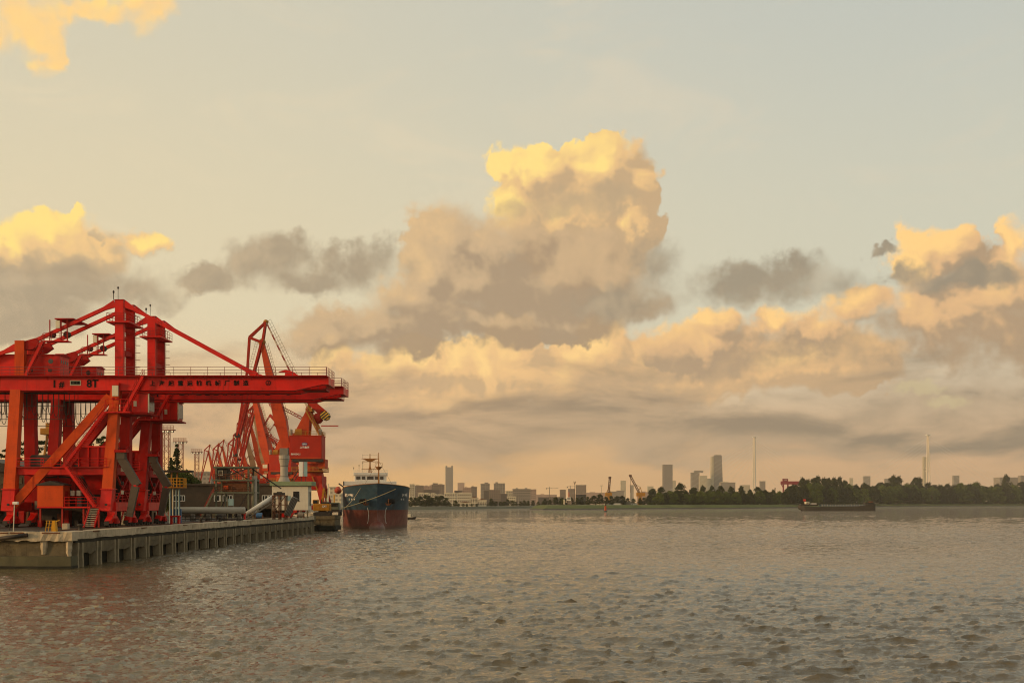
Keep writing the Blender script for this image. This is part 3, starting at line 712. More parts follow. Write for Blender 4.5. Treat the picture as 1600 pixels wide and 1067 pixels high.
    MB().box(XL+0.1, XL+0.9, -1.58, 1.58, 24.0, 24.7).build('cross_tie', m_red2, ps)
    # --- stays with thick ends
    for s in (-1, 1):
        y = s*2.1
        def stay(a, b, name):
            a, b = Vector(a), Vector(b); L_ = (b-a).length; t = (b-a)/L_; mb = MB()
            mb.bar(a+t*1.6, b-t*1.6, 0.42, 0.46); mb.bar(a, a+t*1.6, 0.44, 0.95, 0.42, 0.46); mb.bar(b-t*1.6, b, 0.42, 0.46, 0.44, 0.95)
            mb.build(name, m_red, g)
        stay((-0.1, y, 29.7), (XL+1.2, y, 24.2), 'back_stay')
        stay((XL-0.1, y, 23.9), (-22.4, y, BT+0.3), 'back_stay')
        stay((1.05, y, 29.7), (18.6, y, BT+0.2), 'fore_stay')
        MB().prism([(XL+1.15, 24.7), (XL+2.6, 25.1), (XL+3.2, 24.3), (XL+2.2, 23.6), (XL+1.15, 23.5)], 'y', y-0.3, y+0.3).build('gusset', m_red2, g)
    # --- sheave platform on the back stays
    wp = thing_part('sheave_platform', g)
    MB().box(-9.4, -6.2, -2.75, -1.3, 24.6, 24.72).build('floor', m_red, wp)
    MB().box(-8.0, -5.5, -2.6, 2.6, 27.55, 27.7).build('canopy', m_red2, wp)
    for x in (-8.6, -6.6): MB().tube((x, -2.2, 25.6), (x, -1.5, 25.6), 0.42, 12).build('sheave', m_dark, wp)
    MB().box(-7.9, -7.35, -2.5, -1.9, 26.4, 27.4).build('motor', m_cream, wp)
    for x, z in ((-8.7, 24.7), (-6.4, 24.7), (-7.2, 24.7)): MB().bar((x, -2.4, z), (x, -2.4, z+2.8), 0.12).build('post', m_red2, wp)
    MB().rail([(-9.4, -2.7, 24.72), (-6.2, -2.7, 24.72)], 1.0, 0.03, 1.0).build('handrail', m_rail, wp)
    stairs(g, (-11.6, -2.95, BT+0.1), (-9.3, -2.95, 24.6), 0.6, m_red, m_dark)
    # --- machinery house on the boom
    mh = thing_part('machinery_house', g)
    MB().box(-17.0, -7.7, -1.62, 1.62, BT+0.1, 22.9).build('body', m_red, mh)
    MB().prism([(-1.8, 22.9), (1.8, 22.9), (1.8, 23.0), (0, 23.25), (-1.8, 23.0)], 'x', -17.2, -7.55).build('roof', m_red2, mh)
    for x in (-11.4, -8.9): MB().tube((x, -1.66, 22.1), (x, -1.60, 22.1), 0.32, 14).build('round_window', m_glass, mh)
    for y in (-1.2, -0.5, 0.2, 0.9): MB().box(-7.69, -7.66, y, y+0.3, 21.9, 22.3).build('window', m_glass, mh)
    for x in (-11.5, -9.0): MB().box(x-0.25, x+0.25, -1.65, -1.625, 20.7, 21.1).build('vent', m_dark, mh)
    MB().box(-16.9, -7.6, -2.7, -1.63, BT+0.1, BT+0.2).build('deck', m_red2, mh)
    # --- festoon: cable loops under the boom
    fs = thing_part('festoon', g)
    MB().bar((-31, -1.2, BB-0.25), (-6.8, -1.2, BB-0.25), 0.16).build('track', m_dark, fs)
    mb = MB()
    for i in range(34):
        x = -31+i*0.72; d = 2.6+0.5*math.sin(i*2.1)
        mb.path([(x, -1.2, BB-0.3), (x+0.04, -1.2, BB-d), (x+0.22, -1.2, BB-d-0.45), (x+0.45, -1.2, BB-d-0.45), (x+0.62, -1.2, BB-d), (x+0.7, -1.2, BB-0.3)], 0.045, 4)
    mb.build('cable_loops', m_dark, fs); mb = MB()
    for i in range(12): mb.box(-31+i*2.1-0.03, -31+i*2.1+0.03, -1.5, -1.44, BB-3.8, BB-0.2)
    for z in (BB-2.0, BB-3.8): mb.box(-31, -7.0, -1.5, -1.44, z, z+0.08)
    mb.build('hanger_frame', m_dark, fs)
    # --- cream junction box, loose details on the river leg
    jb = thing_part('junction_box', g)
    MB().box(-0.25, 0.55, -3.0, -2.66, 17.35, 18.75).build('case', m_cream, jb); MB().box(-0.35, 0.65, -3.05, -2.6, 18.78, 19.1).build('hood', m_red, jb)
    for x in (-0.15, 0.45): MB().ell((x, -2.85, 17.0), (0.24, 0.2, 0.16), 8, 4).build('lamp', m_red2, jb)
    MB().tube((0.9, -3.2, 15.4), (0.9, -3.2, 16.2), 0.09, 6).build('flood_lamp', m_cream, g)
    for k, z in enumerate((8.6, 7.4, 5.6, 4.4)): MB().box(0.75, 1.05, -2.5, -2.2, z, z+0.5).build('lamp', m_cream if k % 2 else m_dark, g)
    # --- grey folded chute beside the river leg
    ch = thing_part('chute', g)
    MB().bar((1.05, -3.1, 9.0), (1.05, -3.1, 9.9), 1.05, 0.9, up=(0,1,0)).build('throat', m_chute, ch)
    MB().box(0.25, 1.85, -3.7, -2.5, 9.9, 10.25).build('hood', m_red2, ch)
    MB().bar((1.05, -3.1, 9.1), (3.15, -3.1, 5.55), 1.05, 0.7, 1.05, 0.7, up=(0,1,0)).build('upper_plate', m_chute, ch)
    MB().bar((2.95, -3.3, 5.4), (2.15, -3.3, 1.45), 1.0, 0.6, 0.8, 0.5, up=(0,1,0)).build('lower_plate', m_chute, ch)
    MB().box(2.75, 3.1, -3.5, -2.9, 5.3, 5.6).build('hinge', m_red, ch)
    # --- side ties along the river face
    for z0, z1 in ((3.4, 6.9), (8.0, 11.0)):
        MB().bar((0.15, -2.4, z0), (0.15, 2.4, z1), 0.22).build('side_tie', m_red2, g); MB().bar((0.15, 2.4, z0), (0.15, -2.4, z1), 0.22).build('side_tie', m_red2, g)
    MB().rail([(0.1, -2.8, 3.36), (0.1, 2.8, 3.36)], 1.2, 0.035, 1.4).build('handrail', m_red, g)
    # --- counter-jib hoist ropes
    mb = MB()
    for x in (-6.4, -5.9): mb.tube((x, 0.1, BB), (x, 0.1, 10.8), 0.03, 4)
    mb.build('hoist_rope', m_dark, g)
    return g
gan1 = build_gantry()
gan2 = copy_tree(gan1); gan2.location = (GX, 168.8, ZD)
def subtree(o):
    for c in kids(o):
        yield c
        yield from subtree(c)
for c in subtree(gan2):
    if c.type == 'MESH' and c.data.materials and c.data.materials[0] == m_orng:
        c.data = c.data.copy(); c.data.materials[0] = m_red2 if c.name.startswith(('shaft', 'diagonal')) else m_red
gan1['label'] = 'nearer red gantry crane lettered 1# 8T with the long boom over the water'
gan2['label'] = 'second red gantry crane lettered 2# just behind the first one'
gan1['group'] = gan2['group'] = 'red gantry cranes on the quay'
for g, no in ((gan1, '1'), (gan2, '2')):
    k = 0 if no == '1' else 4.1
    yl = -2.555
    lettering(no, 1.38, m_black, g, (-8.05+k, yl, 18.95), bold=0.035); lettering('#', 1.15, m_black, g, (-7.1+k, yl, 18.90), bold=0.02)
    pt = thing_part('rating_plate', g, (-5.25+k, -2.535, 19.13))
    MB().box(-0.72, 0.72, -0.02, 0.01, -0.34, 0.34).build('plate', m_cream, pt)
    MB().box(-0.66, 0.66, -0.028, -0.02, -0.28, 0.28).build('panel', m_sage, pt)
    lettering('起重量', 0.40, m_black, pt, (0, -0.035, 0.0), bold=0.012)
    lettering('8T', 1.42, m_black, g, (-3.0+k, yl, 19.0), bold=0.035)
    for i, c in enumerate('上海起重运输机械厂制造'): lettering(c, 0.74, m_black, g, (4.95+i*1.235, yl, 19.02+0.004*i), bold=0.022)
    em = thing_part('emblem', g, (20.3, -2.535, 19.12))
    mb = MB(); n = 20
    for i in range(n):
        a, b = 2*math.pi*i/n, 2*math.pi*(i+1)/n
        mb.add([(math.cos(t)*r, -0.02, math.sin(t)*r) for t, r in ((a, 0.27), (a, 0.36), (b, 0.36), (b, 0.27))], [(0,1,2,3)])
    mb.build('ring', m_black, em); lettering('上', 0.42, m_black, em, (0, -0.02, 0.0), bold=0.015)
# ---------------------------------------------------------------- level-luffing portal cranes
# local frame: x as in the view (jib reaches towards -x), z up from the quay
m_stripe = bpy.data.materials.new('chevron_stripes'); m_stripe.use_nodes = True; S.nt = m_stripe.node_tree
p = S(node('ShaderNodeTexCoord').outputs['Object']); x_, y_, z_ = SEP(p)
cv = M('FRACT', (M('ABSOLUTE', x_-7.6)*0.8+z_)*1.1)
S.put(S.nt.nodes['Principled BSDF'].inputs['Base Color'], MIX(M('GREATER_THAN', cv, 0.5), (0.60, 0.34, 0.02), (0.015, 0.013, 0.012)))
m_strip2 = bpy.data.materials.new('red_white_bands'); m_strip2.use_nodes = True; S.nt = m_strip2.node_tree
p = S(node('ShaderNodeTexCoord').outputs['Object']); x_, y_, z_ = SEP(p)
S.put(S.nt.nodes['Principled BSDF'].inputs['Base Color'], MIX(M('GREATER_THAN', M('FRACT', z_*0.34), 0.5), (0.30, 0.03, 0.018), (0.55, 0.45, 0.34)))
def lattice(mb, a, b, w, r, n, up=(0,1,0)):
    """four-chord truss from a to b"""
    a, b = Vector(a), Vector(b); t = (b-a).normalized(); u = Vector(up); s_ = t.cross(u).normalized(); u = s_.cross(t)
    cs = [(i*w/2, j*w/2) for i, j in ((-1,-1),(1,-1),(1,1),(-1,1))]
    P = lambda k, c: a.lerp(b, k/n)+s_*c[0]+u*c[1]
    for c in cs: mb.bar(P(0, c), P(n, c), r*2)
    for k in range(n):
        for i in range(4):
            c0, c1 = cs[i], cs[(i+1) % 4]
            mb.tube(P(k, c0 if k % 2 else c1), P(k+1, c1 if k % 2 else c0), r*0.7, 4, caps=False)
def build_portal():
    g = thing('portal_crane', '', 'crane')
    # portal: four splayed legs on bogies
    for sx in (-1, 1):
        for sy in (-1, 1):
            MB().bar((sx*5.0, sy*5.0, 1.2), (sx*2.6, sy*2.6, 10.4), 1.5, 1.5, 1.9, 1.9, up=(0,1,0)).build('leg', m_orng3, g)
            bo = thing_part('bogie', g, (sx*5.0, sy*5.0, 0))
            MB().prism([(-2.2, 0.5), (-1.2, 1.4), (1.2, 1.4), (2.2, 0.5)], 'x', -0.5, 0.5).build('truck', m_orng3, bo)
            for yy in (-1.5, -0.5, 0.5, 1.5): MB().tube((-0.2, yy, 0.42), (0.2, yy, 0.42), 0.4, 12).build('wheel', m_dark, bo)
    for sy in (-1, 1): MB().box(-5.6, 5.6, sy*5.0-0.6, sy*5.0+0.6, 1.5, 2.7).build('sill_beam', m_orng3, g)
    MB().box(-4.0, 4.0, -4.0, 4.0, 7.0, 11.0).build('portal_head', m_orng3, g, bevel=0.15)
    MB().lathe([(3.9, 11.0), (3.4, 13.6), (3.4, 14.3), (4.0, 14.4), (4.0, 15.0)], n=18).build('slew_column', m_orng2, g)
    MB().box(-4.6, 4.6, -4.6, 4.6, 12.2, 12.35).build('walkway', m_ochre, g)
    MB().rail([(-4.5, -4.5, 12.35), (4.5, -4.5, 12.35), (4.5, 4.5, 12.35)], 1.2, 0.06, 1.5).build('handrail', m_ochre, g)
    MB().box(-4.6, 4.2, -3.4, 3.4, 15.0, 15.8).build('slew_frame', m_dark, g)
    st = stairs(g, (4.9, -3.9, 1.5), (1.2, -3.9, 10.9), 0.8, m_ochre, m_dark)
    # machinery house
    mh = thing_part('machinery_house', g)
    MB().box(-5.4, 3.75, -3.2, 3.4, 15.85, 22.4).build('body', m_orng3, mh, bevel=0.08)
    MB().box(2.4, 4.6, -2.6, 2.8, 13.2, 15.84).build('ballast_box', m_orng2, mh)
    MB().box(-5.5, 3.85, -3.3, 3.5, 22.4, 22.6).build('roof', m_orng2, mh)
    MB().rail([(-5.4, -3.2, 22.6), (3.7, -3.2, 22.6), (3.7, 3.3, 22.6)], 1.1, 0.05, 1.5).build('handrail', m_ochre, mh)
    MB().box(-5.1, 3.5, -3.23, -3.21, 15.9, 16.3).build('skirt', m_orng2, mh)
    # driver cab hung at the front
    cb = thing_part('operator_cab', g)
    MB().box(-8.3, -5.9, -3.0, -0.6, 16.2, 19.2).build('body', m_orng2, cb, bevel=0.1)
    MB().box(-8.36, -8.31, -2.8, -0.8, 17.0, 18.9).build('windscreen', m_glass, cb); MB().box(-8.1, -6.2, -3.05, -3.02, 17.4, 18.8).build('window', m_cream, cb)
    # A-frame tower
    tw = thing_part('a_frame', g)
    for y in (-1.9, 1.9):
        MB().prism([(-4.6, 22.6), (-0.2, 22.6), (0.3, 29.6), (-0.9, 29.6)], 'y', y-0.35, y+0.35).build('plate', m_orng2, tw)
        MB().bar((3.4, y, 22.7), (0.0, y, 29.5), 0.55).build('back_strut', m_ochre, tw)
    MB().box(-1.0, 0.8, -2.4, 2.4, 29.4, 30.4).build('head', m_ochre, tw)
    stairs(g, (3.0, -2.9, 22.7), (-0.6, -2.9, 29.4), 0.7, m_ochre, m_ochre)
    MB().box(-3.9, -2.0, -2.8, 2.8, 22.7, 24.4).build('winch_cover', m_ochre, tw)
    for x in (-5.2, 3.2): MB().lathe([(0.55, 22.6), (0.55, 24.2), (0.2, 24.4)], (x, -2.4, 0), 10).build('ventilator', m_pipe, tw)
    # jib: tapered box beam
    jb = thing_part('jib', g)
    JP, JT = Vector((-6.3, 0, 17.8)), Vector((-13.9, 0, 49.4)); t = (JT-JP)
    MB().bar(JP, JP+t*0.30, 3.6, 2.0, 3.4, 3.4, up=(1,0,0)).build('lower_box', m_orng2, jb)
    MB().bar(JP+t*0.30, JT, 3.4, 3.4, 1.3, 1.1, up=(1,0,0)).build('upper_box', m_orng2, jb)
    MB().ell(JT, (1.1, 0.9, 1.1), 10, 6).build('head', m_ochre, jb)
    mb = MB(); off = Vector((1.6, -1.2, 0.4))
    for k in range(24):
        q = JP.lerp(JT, 0.28+0.7*k/24)+off*(1-0.5*k/24); mb.tube(q, q+Vector((0.9, 0, 0.25)), 0.04, 4)
    q0, q1 = JP.lerp(JT, 0.28)+off, JP.lerp(JT, 0.98)+off*0.5
    for e in (Vector((0,0,0)), Vector((0.9, 0, 0.25)), Vector((0.45, 0, 0.12))): mb.tube(q0+e, q1+e, 0.04, 4)
    mb.build('jib_ladder', m_rust, jb)
    # jib strut (rack) to the tower
    mb = MB(); lattice(mb, (-1.2, 0.0, 27.0), JP.lerp(JT, 0.42)+Vector((0.6, 0, 0)), 0.7, 0.09, 8); mb.build('luffing_rack', m_orng3, g)
    # fly jib: triangular truss with a long nose
    fj = thing_part('fly_jib', g)
    PK, ND, N2, NS = Vector((-12.8, 0, 55.2)), Vector((-17.5, 0, 50.8)), Vector((-18.1, 0, 41.6)), Vector((-21.0, 0, 22.7))
    for y in (-1.0, 1.0):
        o = Vector((0, y, 0)); on = Vector((0, y*0.5, 0))
        MB().bar(PK+on, JT+o*0.8+Vector((0.2, 0, 0)), 0.55).build('chord', m_orng3, fj)
        MB().bar(JT+o*0.8, NS+on, 0.62, 0.62, 0.45, 0.45).build('chord', m_orng3, fj)
        MB().bar(PK+on, ND+o*0.8, 0.5).build('tail_strut', m_orng3, fj)
        MB().bar(ND+o*0.8, N2+o*0.7, 0.4).build('front_chord', m_orng3, fj); MB().bar(N2+o*0.7, NS+on, 0.36).build('front_chord', m_orng3, fj)
        MB().bar(ND+o*0.8, JT+o*0.8, 0.6, 0.7).build('web', m_orng3, fj); MB().bar(N2+o*0.7, JT.lerp(NS, 0.34)+o*0.7, 0.26).build('web', m_orng3, fj)
        MB().bar(JT.lerp(NS, 0.62)+on, N2.lerp(NS, 0.4)+on, 0.2).build('web', m_orng3, fj)
    MB().ell(PK, (0.8, 0.8, 0.8), 10, 5).build('tail_sheave', m_ochre, fj)
    MB().tube(NS+Vector((0, -0.6, 0)), NS+Vector((0, 0.6, 0)), 0.7, 12).build('nose_sheave', m_dark, fj)
    mb = MB()
    for k in range(22):
        q = JT.lerp(NS, k/21*0.55)+Vector((-0.9, -1.2, 0)); mb.tube(q, q+Vector((-0.7, 0, 0)), 0.035, 4)
    for e in (0.0, -0.7): mb.tube(JT+Vector((-0.9+e, -1.2, 0)), JT.lerp(NS, 0.55)+Vector((-0.9+e, -1.2, 0)), 0.035, 4)
    mb.build('fly_ladder', m_rust, fj)
    # tie-back lattice, banded red and white, with its cat ladder
    AT = Vector((-0.6, 0, 30.2))
    for y in (-0.9, 0.9):
        mb = MB(); mb.bar(PK+Vector((0.2, y*0.5, -0.2)), AT+Vector((0, y, 0)), 0.30); mb.build('tie_back', m_strip2, g)
    mb = MB(); off = Vector((0.8, 0, 0.5))
    for k in range(26):
        q = PK.lerp(AT, k/26); mb.tube(q, q+off*1.7, 0.035, 4)
    for e in (0.9, 1.7): mb.tube(PK+off*e, AT+off*e, 0.035, 4)
    mb.build('tie_ladder', m_rust, g)
    # counterweight lever
    cw = thing_part('counterweight_lever', g)
    MB().bar((-6.5, 0, 38.2), (-0.5, 0, 32.8), 0.9, 0.9, 1.4, 1.8).bar((-0.5, 0, 32.8), (4.0, 0, 28.8), 1.4, 1.8, 1.6, 2.2).build('lever', m_orng3, cw)
    MB().ell((2.2, 0, 27.6), (1.6, 1.4, 1.6), 12, 6).build('weight', m_orng3, cw)
    MB().tube((4.3, -1.5, 28.3), (4.3, 1.5, 28.3), 1.35, 8).build('end_weight', m_stripe, cw)
    MB().bar((-0.2, 0, 30.2), (-0.5, 0, 32.8), 0.8).build('pivot', m_ochre, cw)
    mb = MB(); lattice(mb, (-9.7, 0, 33.0), (-6.3, 0, 38.2), 0.4, 0.06, 5); mb.build('link', m_orng3, g)
    # hoist ropes
    mb = MB()
    for y in (-0.3, 0.3): mb.tube(NS+Vector((0, y, 0)), (-21.0, y, 9.0), 0.05, 4)
    mb.build('hoist_rope', m_dark, g)
    MB().ell((-21.0, 0, 8.2), (0.6, 0.6, 1.1), 8, 5).build('hook_block', m_ochre, g)
    MB().bar((3.5, -2.5, 25.3), (8.4, -2.5, 25.3), 0.28).build('service_davit', m_orng3, g)
    return g
por = build_portal()
spots = [(485, 331, 1.0, 0), (446, 385, 0.86, -12), (452, 420, 0.84, 10), (438, 470, 0.80, -8), (430, 515, 0.82, 14), (418, 545, 0.80, 12), (405, 602, 0.76, 5), (391, 645, 0.72, -5), (375, 668, 0.72, 6), (365, 706, 0.72, -4), (351, 724, 0.72, 3)]
ordn = ['nearest and largest portal crane, orange house facing the ship', 'second portal crane from the ship, jib crossing behind the gantry boom', 'third portal crane from the ship, half hidden behind the largest one', 'fourth portal crane from the ship, pale tan jib', 'fifth portal crane from the ship, red jib above the control house',
        'sixth portal crane from the ship, tan jib above the transfer tower', 'seventh portal crane from the ship, jib over the transfer tower', 'eighth portal crane from the ship, in the distant row', 'ninth portal crane from the ship, in the distant row', 'tenth portal crane, last but one in the distant row', 'farthest portal crane at the left end of the distant row']
names = ordn
por2 = []
for i, (px, Y, sc, rz) in enumerate(spots):
    o = por if i == 0 else copy_tree(por)
    o.location = (wx(px, Y), Y, ZD-0.06); o.scale = (sc, sc, sc); o.rotation_euler = (0, 0, R(rz)); por2.append(o)
    tag(o, names[i], group='orange portal cranes along the far quay')
for o in por2:
    i = por2.index(o)
    if i in (3, 5):
        for c in subtree(o):
            if c.name.startswith(('upper_box', 'lower_box')): c.data = c.data.copy(); c.data.materials[0] = m_tan
m_logo = paint('logo_blue', (0.03, 0.04, 0.16), 0.5, 0.1); m_ltr = paint('white_lettering', (0.75, 0.72, 0.66), 0.5, 0.05)
lg = thing_part('emblem', por, (-1.1, -3.235, 20.1))
mb = MB(); n = 24; mb.add([(0, -0.01, 0)]+[(0.85*math.cos(2*math.pi*i/n), -0.01, 0.48*math.sin(2*math.pi*i/n)) for i in range(n)], [(0, 1+i, 1+(i+1) % n) for i in range(n)])
mb.build('oval', m_logo, lg); lettering('SIPG', 0.62, m_ltr, lg, (0, -0.03, -0.05), bold=0.02)
lettering('上港集团', 0.66, m_ltr, por, (-1.1, -3.245, 19.1), width=1.05, bold=0.02); lettering('88005421', 0.66, m_ltr, por, (-3.6, -3.245, 17.2), width=1.05, bold=0.015)
# ---------------------------------------------------------------- blue ship moored bow-on
m_hull = bpy.data.materials.new('hull_paint'); m_hull.use_nodes = True; S.nt = m_hull.node_tree
p = S(node('ShaderNodeTexCoord').outputs['Object']); x_, y_, z_ = SEP(p)
n1 = NOISE(p, 0.5, 6.0, 0.65); n2 = NOISE(VM('MULTIPLY', p, (1.6, 1.6, 0.12)), 0.9, 6.0, 0.65); n3 = NOISE(p, 0.18, 5.0, 0.6)
blue = MIX(ramp(n1, 0.3, 0.75), (0.028, 0.066, 0.105), (0.055, 0.110, 0.155))
blue = MIX(ramp(n3, 0.48, 0.68)*0.75, blue, (0.030, 0.034, 0.034))
blue = MIX(ramp(n2, 0.58, 0.78)*0.8, blue, (0.075, 0.040, 0.022))
redb = MIX(ramp(n1, 0.3, 0.7), (0.125, 0.030, 0.022), (0.20, 0.058, 0.044))
redb = MIX(ramp(n2, 0.50, 0.75)*0.7, redb, (0.21, 0.115, 0.085))
redb = MIX(ramp(z_+(n1-0.5)*0.8, 1.3, 0.25)*0.75, redb, (0.075, 0.045, 0.030))
c = MIX(ramp(z_, 5.28, 5.32), redb, blue)
bsn = S.nt.nodes['Principled BSDF']; S.put(bsn.inputs['Base Color'], c); bsn.inputs['Roughness'].default_value = 0.42
bn = node('ShaderNodeBump'); bn.inputs['Distance'].default_value = 0.10; S.put(bn.inputs['Height'], NOISE(p, 0.35, 4.0, 0.5)); S.nt.links.new(bn.outputs[0], bsn.inputs['Normal'])
m_shipw = paint('ship_white', (0.70, 0.69, 0.62), 0.5, 0.06, 0.6, (0.30, 0.18, 0.09), 0.1, 0.3)
m_mast = paint('mast_ochre', (0.27, 0.115, 0.025), 0.55, 0.15, 0.6, RUST, 0.2, 0.3)
m_lifeb = paint('lifeboat_orange', (0.38, 0.05, 0.015), 0.5, 0.1)
ship = thing('cargo_ship', 'blue cargo ship with red bottom and white bridge moored bow-on past the quay', 'ship', (-37.3, 319.0, 0), R(8.0))
B2 = 9.6; DECK = 10.9
def stem(z): # where the stem lies (y) at height z; bulb below
    if z >= 5.0: return 3.0-3.0*((z-5.0)/7.4)**1.1
    return 3.0
def halfb(s, z):
    if s <= 0: return 0.0
    f = max(0.0, min(1.0, z/12.0)); Lz = 26-13*f; e = 2.2+0.9*f
    t = min(1.0, s/Lz); return B2*(1-(1-t)**e)
def sheer(s): return DECK+1.75*max(0.0, 1-s/20)**1.5
NZ = 15; secs = []
for s in (0, 0.25, 0.7, 1.4, 2.4, 3.8, 5.5, 7.5, 10, 13, 17, 22, 27, 40, 60, 80, 100, 116, 122):
    ring = []
    zt = sheer(s)
    zs = [-3.0+(zt+3.0)*k/(NZ-1) for k in range(NZ)]
    for z in zs:
        b = halfb(s, z)
        bz = 2.1*math.exp(-((z+0.6)/2.6)**2)*math.exp(-((s-4.0)/5.5)**2) if s > 0 else 0
        if s > 100: b *= 1-0.18*((s-100)/22)**2*(1.3-z/12)
        ring.append((max(b, bz), s+stem(z), z))
    secs.append(ring)
mb = MB()
rings = [[(x, y, z) for x, y, z in r]+[(-x, y, z) for x, y, z in reversed(r)] for r in secs]
mb.loft(rings, closed=True, caps=True)
hull = mb.build('hull', m_hull, ship, smooth=True, fix=True)
mm = hull.modifiers.new('crease', 'EDGE_SPLIT'); mm.split_angle = R(50)
# bulb
MB().ell((0, 3.4, -0.2), (2.3, 4.6, 2.5), 16, 10).build('bulbous_bow', m_hull, ship, smooth=True)
# bulwark cap along the deck edge
for sgn in (-1, 1):
    pts = [Vector((sgn*r[-1][0], r[-1][1], r[-1][2]+0.05)) for r in secs if r[-1][1] < 40]
    MB().path(pts, 0.10, 6).build('bulwark_cap', m_mast, ship)
MB().box(-8.6, 8.6, 22, 112, DECK-0.15, DECK+0.5).build('hatch_coaming', m_rust, ship)
# accommodation block aft
ac = thing_part('accommodation', ship)
MB().box(-8.2, 8.2, 92, 112, 10.8, 13.4).build('deck_house', m_shipw, ac)
MB().box(-9.8, 8.9, 91.0, 96, 13.45, 15.0).build('bridge_wing', m_shipw, ac, bevel=0.1)
MB().box(-5.9, 5.4, 91.6, 102, 15.0, 18.0).build('wheelhouse', m_shipw, ac, bevel=0.08)
MB().box(-6.3, 5.8, 91.2, 102.5, 17.1, 18.15).build('roof_band', m_shipw, ac, bevel=0.08)
MB().box(-9.9, -9.6, 90.9, 92, 13.4, 15.0).build('wing_lamp', m_dark, ac)
for x0, x1 in ((-5.3, -3.9), (-3.3, -2.2), (-1.5, 0.8), (1.3, 2.5), (3.1, 4.3)): MB().box(x0, x1, 91.50, 91.58, 15.65, 16.75).build('window', m_glass, ac)
MB().rail([(-6.2, 91.3, 18.15), (5.7, 91.3, 18.15)], 0.9, 0.04, 1.5, (1.0, 0.5)).build('handrail', m_shipw, ac)
for x, h in ((-6.2, 1.6), (-4.3, 2.4), (-3.0, 3.4)): MB().tube((x, 92, 18.1), (x, 92, 18.1+h), 0.05, 4).ell((x, 92, 18.2+h), (0.2, 0.2, 0.2), 6, 4).build('antenna', m_dark, ac)
# radar mast
rm = thing_part('radar_mast', ship, (-0.4, 95, 18.1))
MB().tube((0, 0, 0), (0, 0, 6.8), 0.34, 8, 0.12).build('post', m_mast, rm)
for z, w in ((1.3, 3.0), (3.9, 2.8), (4.9, 3.0)):
    MB().box(-w, w, -0.3, 0.3, z, z+0.2).build('yard', m_mast, rm)
MB().prism([(-2.4, 4.9), (2.4, 4.9), (0.8, 4.1), (-0.8, 4.1)], 'y', -0.6, 0.6).build('top_platform', m_mast, rm)
for x in (-2.6, 2.6): MB().tube((x, 0, 5.1), (x, 0, 6.7), 0.025, 4).build('aerial', m_dark, rm)
MB().box(-2.7, 2.7, -0.05, 0.05, 6.3, 6.34).build('radar_scanner', m_dark, rm)
MB().prism([(-0.7, 0.0), (0.7, 0.0), (0.35, 2.0), (-0.35, 2.0)], 'y', -0.5, 0.5).build('foot', m_mast, rm)
# foremast on the forecastle
fm = thing_part('fore_mast', ship, (0.6, 9.0, 11.9))
MB().tube((0, 0, 0), (0, 0, 9.7), 0.27, 8, 0.09).build('post', m_mast, fm)
MB().lathe([(0.35, 4.8), (1.0, 5.6), (1.0, 5.7)], n=10).build('crow_nest', m_mast, fm)
MB().rail([(-1.0, -0.8, 5.7), (1.0, -0.8, 5.7), (1.0, 0.8, 5.7)], 1.0, 0.03, 0.8, (1.0,)).build('handrail', m_mast, fm)
for x in (-4.2, 4.2): MB().tube((0, 0, 7.4), (x, 3, 0.2), 0.03, 4).build('stay', m_dark, fm)
# forecastle rails and gear
MB().rail([(5.2, 10.0, 11.2), (9.1, 17, 10.9)], 1.1, 0.04, 1.6).build('handrail', m_shipw, ship)
for x in (-3.2, 3.0): MB().box(x-0.9, x+0.9, 8, 10.5, 11.2, 12.3).build('windlass', m_mast, ship)
# anchors in their pockets
for sgn in (-1, 1):
    an = thing_part('anchor', ship, (sgn*3.9, 2.6, 7.7)); an.rotation_euler = (0, 0, sgn*R(-38))
    MB().lathe([(0.9, -0.7), (1.15, 0), (0.9, 0.7)], n=12).build('pocket', m_black, an)
    MB().bar((0, -1.1, 0.7), (0, -1.25, -0.9), 0.28).build('shank', m_rust, an)
    MB().prism([(-0.95, -0.35), (-0.6, -1.0), (0, -1.15), (0.6, -1.0), (0.95, -0.35), (0.4, -0.75), (-0.4, -0.75)], 'y', -1.5, -1.05).build('fluke', m_rust, an)
# draught marks: rows of pale figures down each bow
def hull_pt(x_side, z):
    """point of the plating at half-breadth |x| and height z, on side sign"""
    b = abs(x_side); lo, hi = 0.0, 40.0
    for _ in range(40):
        mid = (lo+hi)/2
        if halfb(mid, z) < b: lo = mid
        else: hi = mid
    s = (lo+hi)/2; e = 0.05
    nb_ = Vector((1.0 if x_side > 0 else -1.0, -(halfb(s+e, z)-halfb(s-e, z))/(2*e), 0)).normalized()
    return Vector((x_side, s+stem(z), z)), nb_
for sgn in (-1, 1):
    mb = MB()
    for k in range(14):
        z = 1.6+k*0.33; x = sgn*(2.25+0.55*((z-3.7)/2.1)**2*0.6)
        q, nn = hull_pt(x, z); q = q+nn*0.06; tx = Vector((-nn.y, nn.x, 0))
        h = 0.11; w = 0.13
        mb.add([q-tx*w-Vector((0,0,h)), q+tx*w-Vector((0,0,h)), q+tx*w+Vector((0,0,h)), q-tx*w+Vector((0,0,h))], [(0,1,2,3)])
    o = mb.build('draught_marks', m_ltr, ship); o['kind'] = 'stuff'
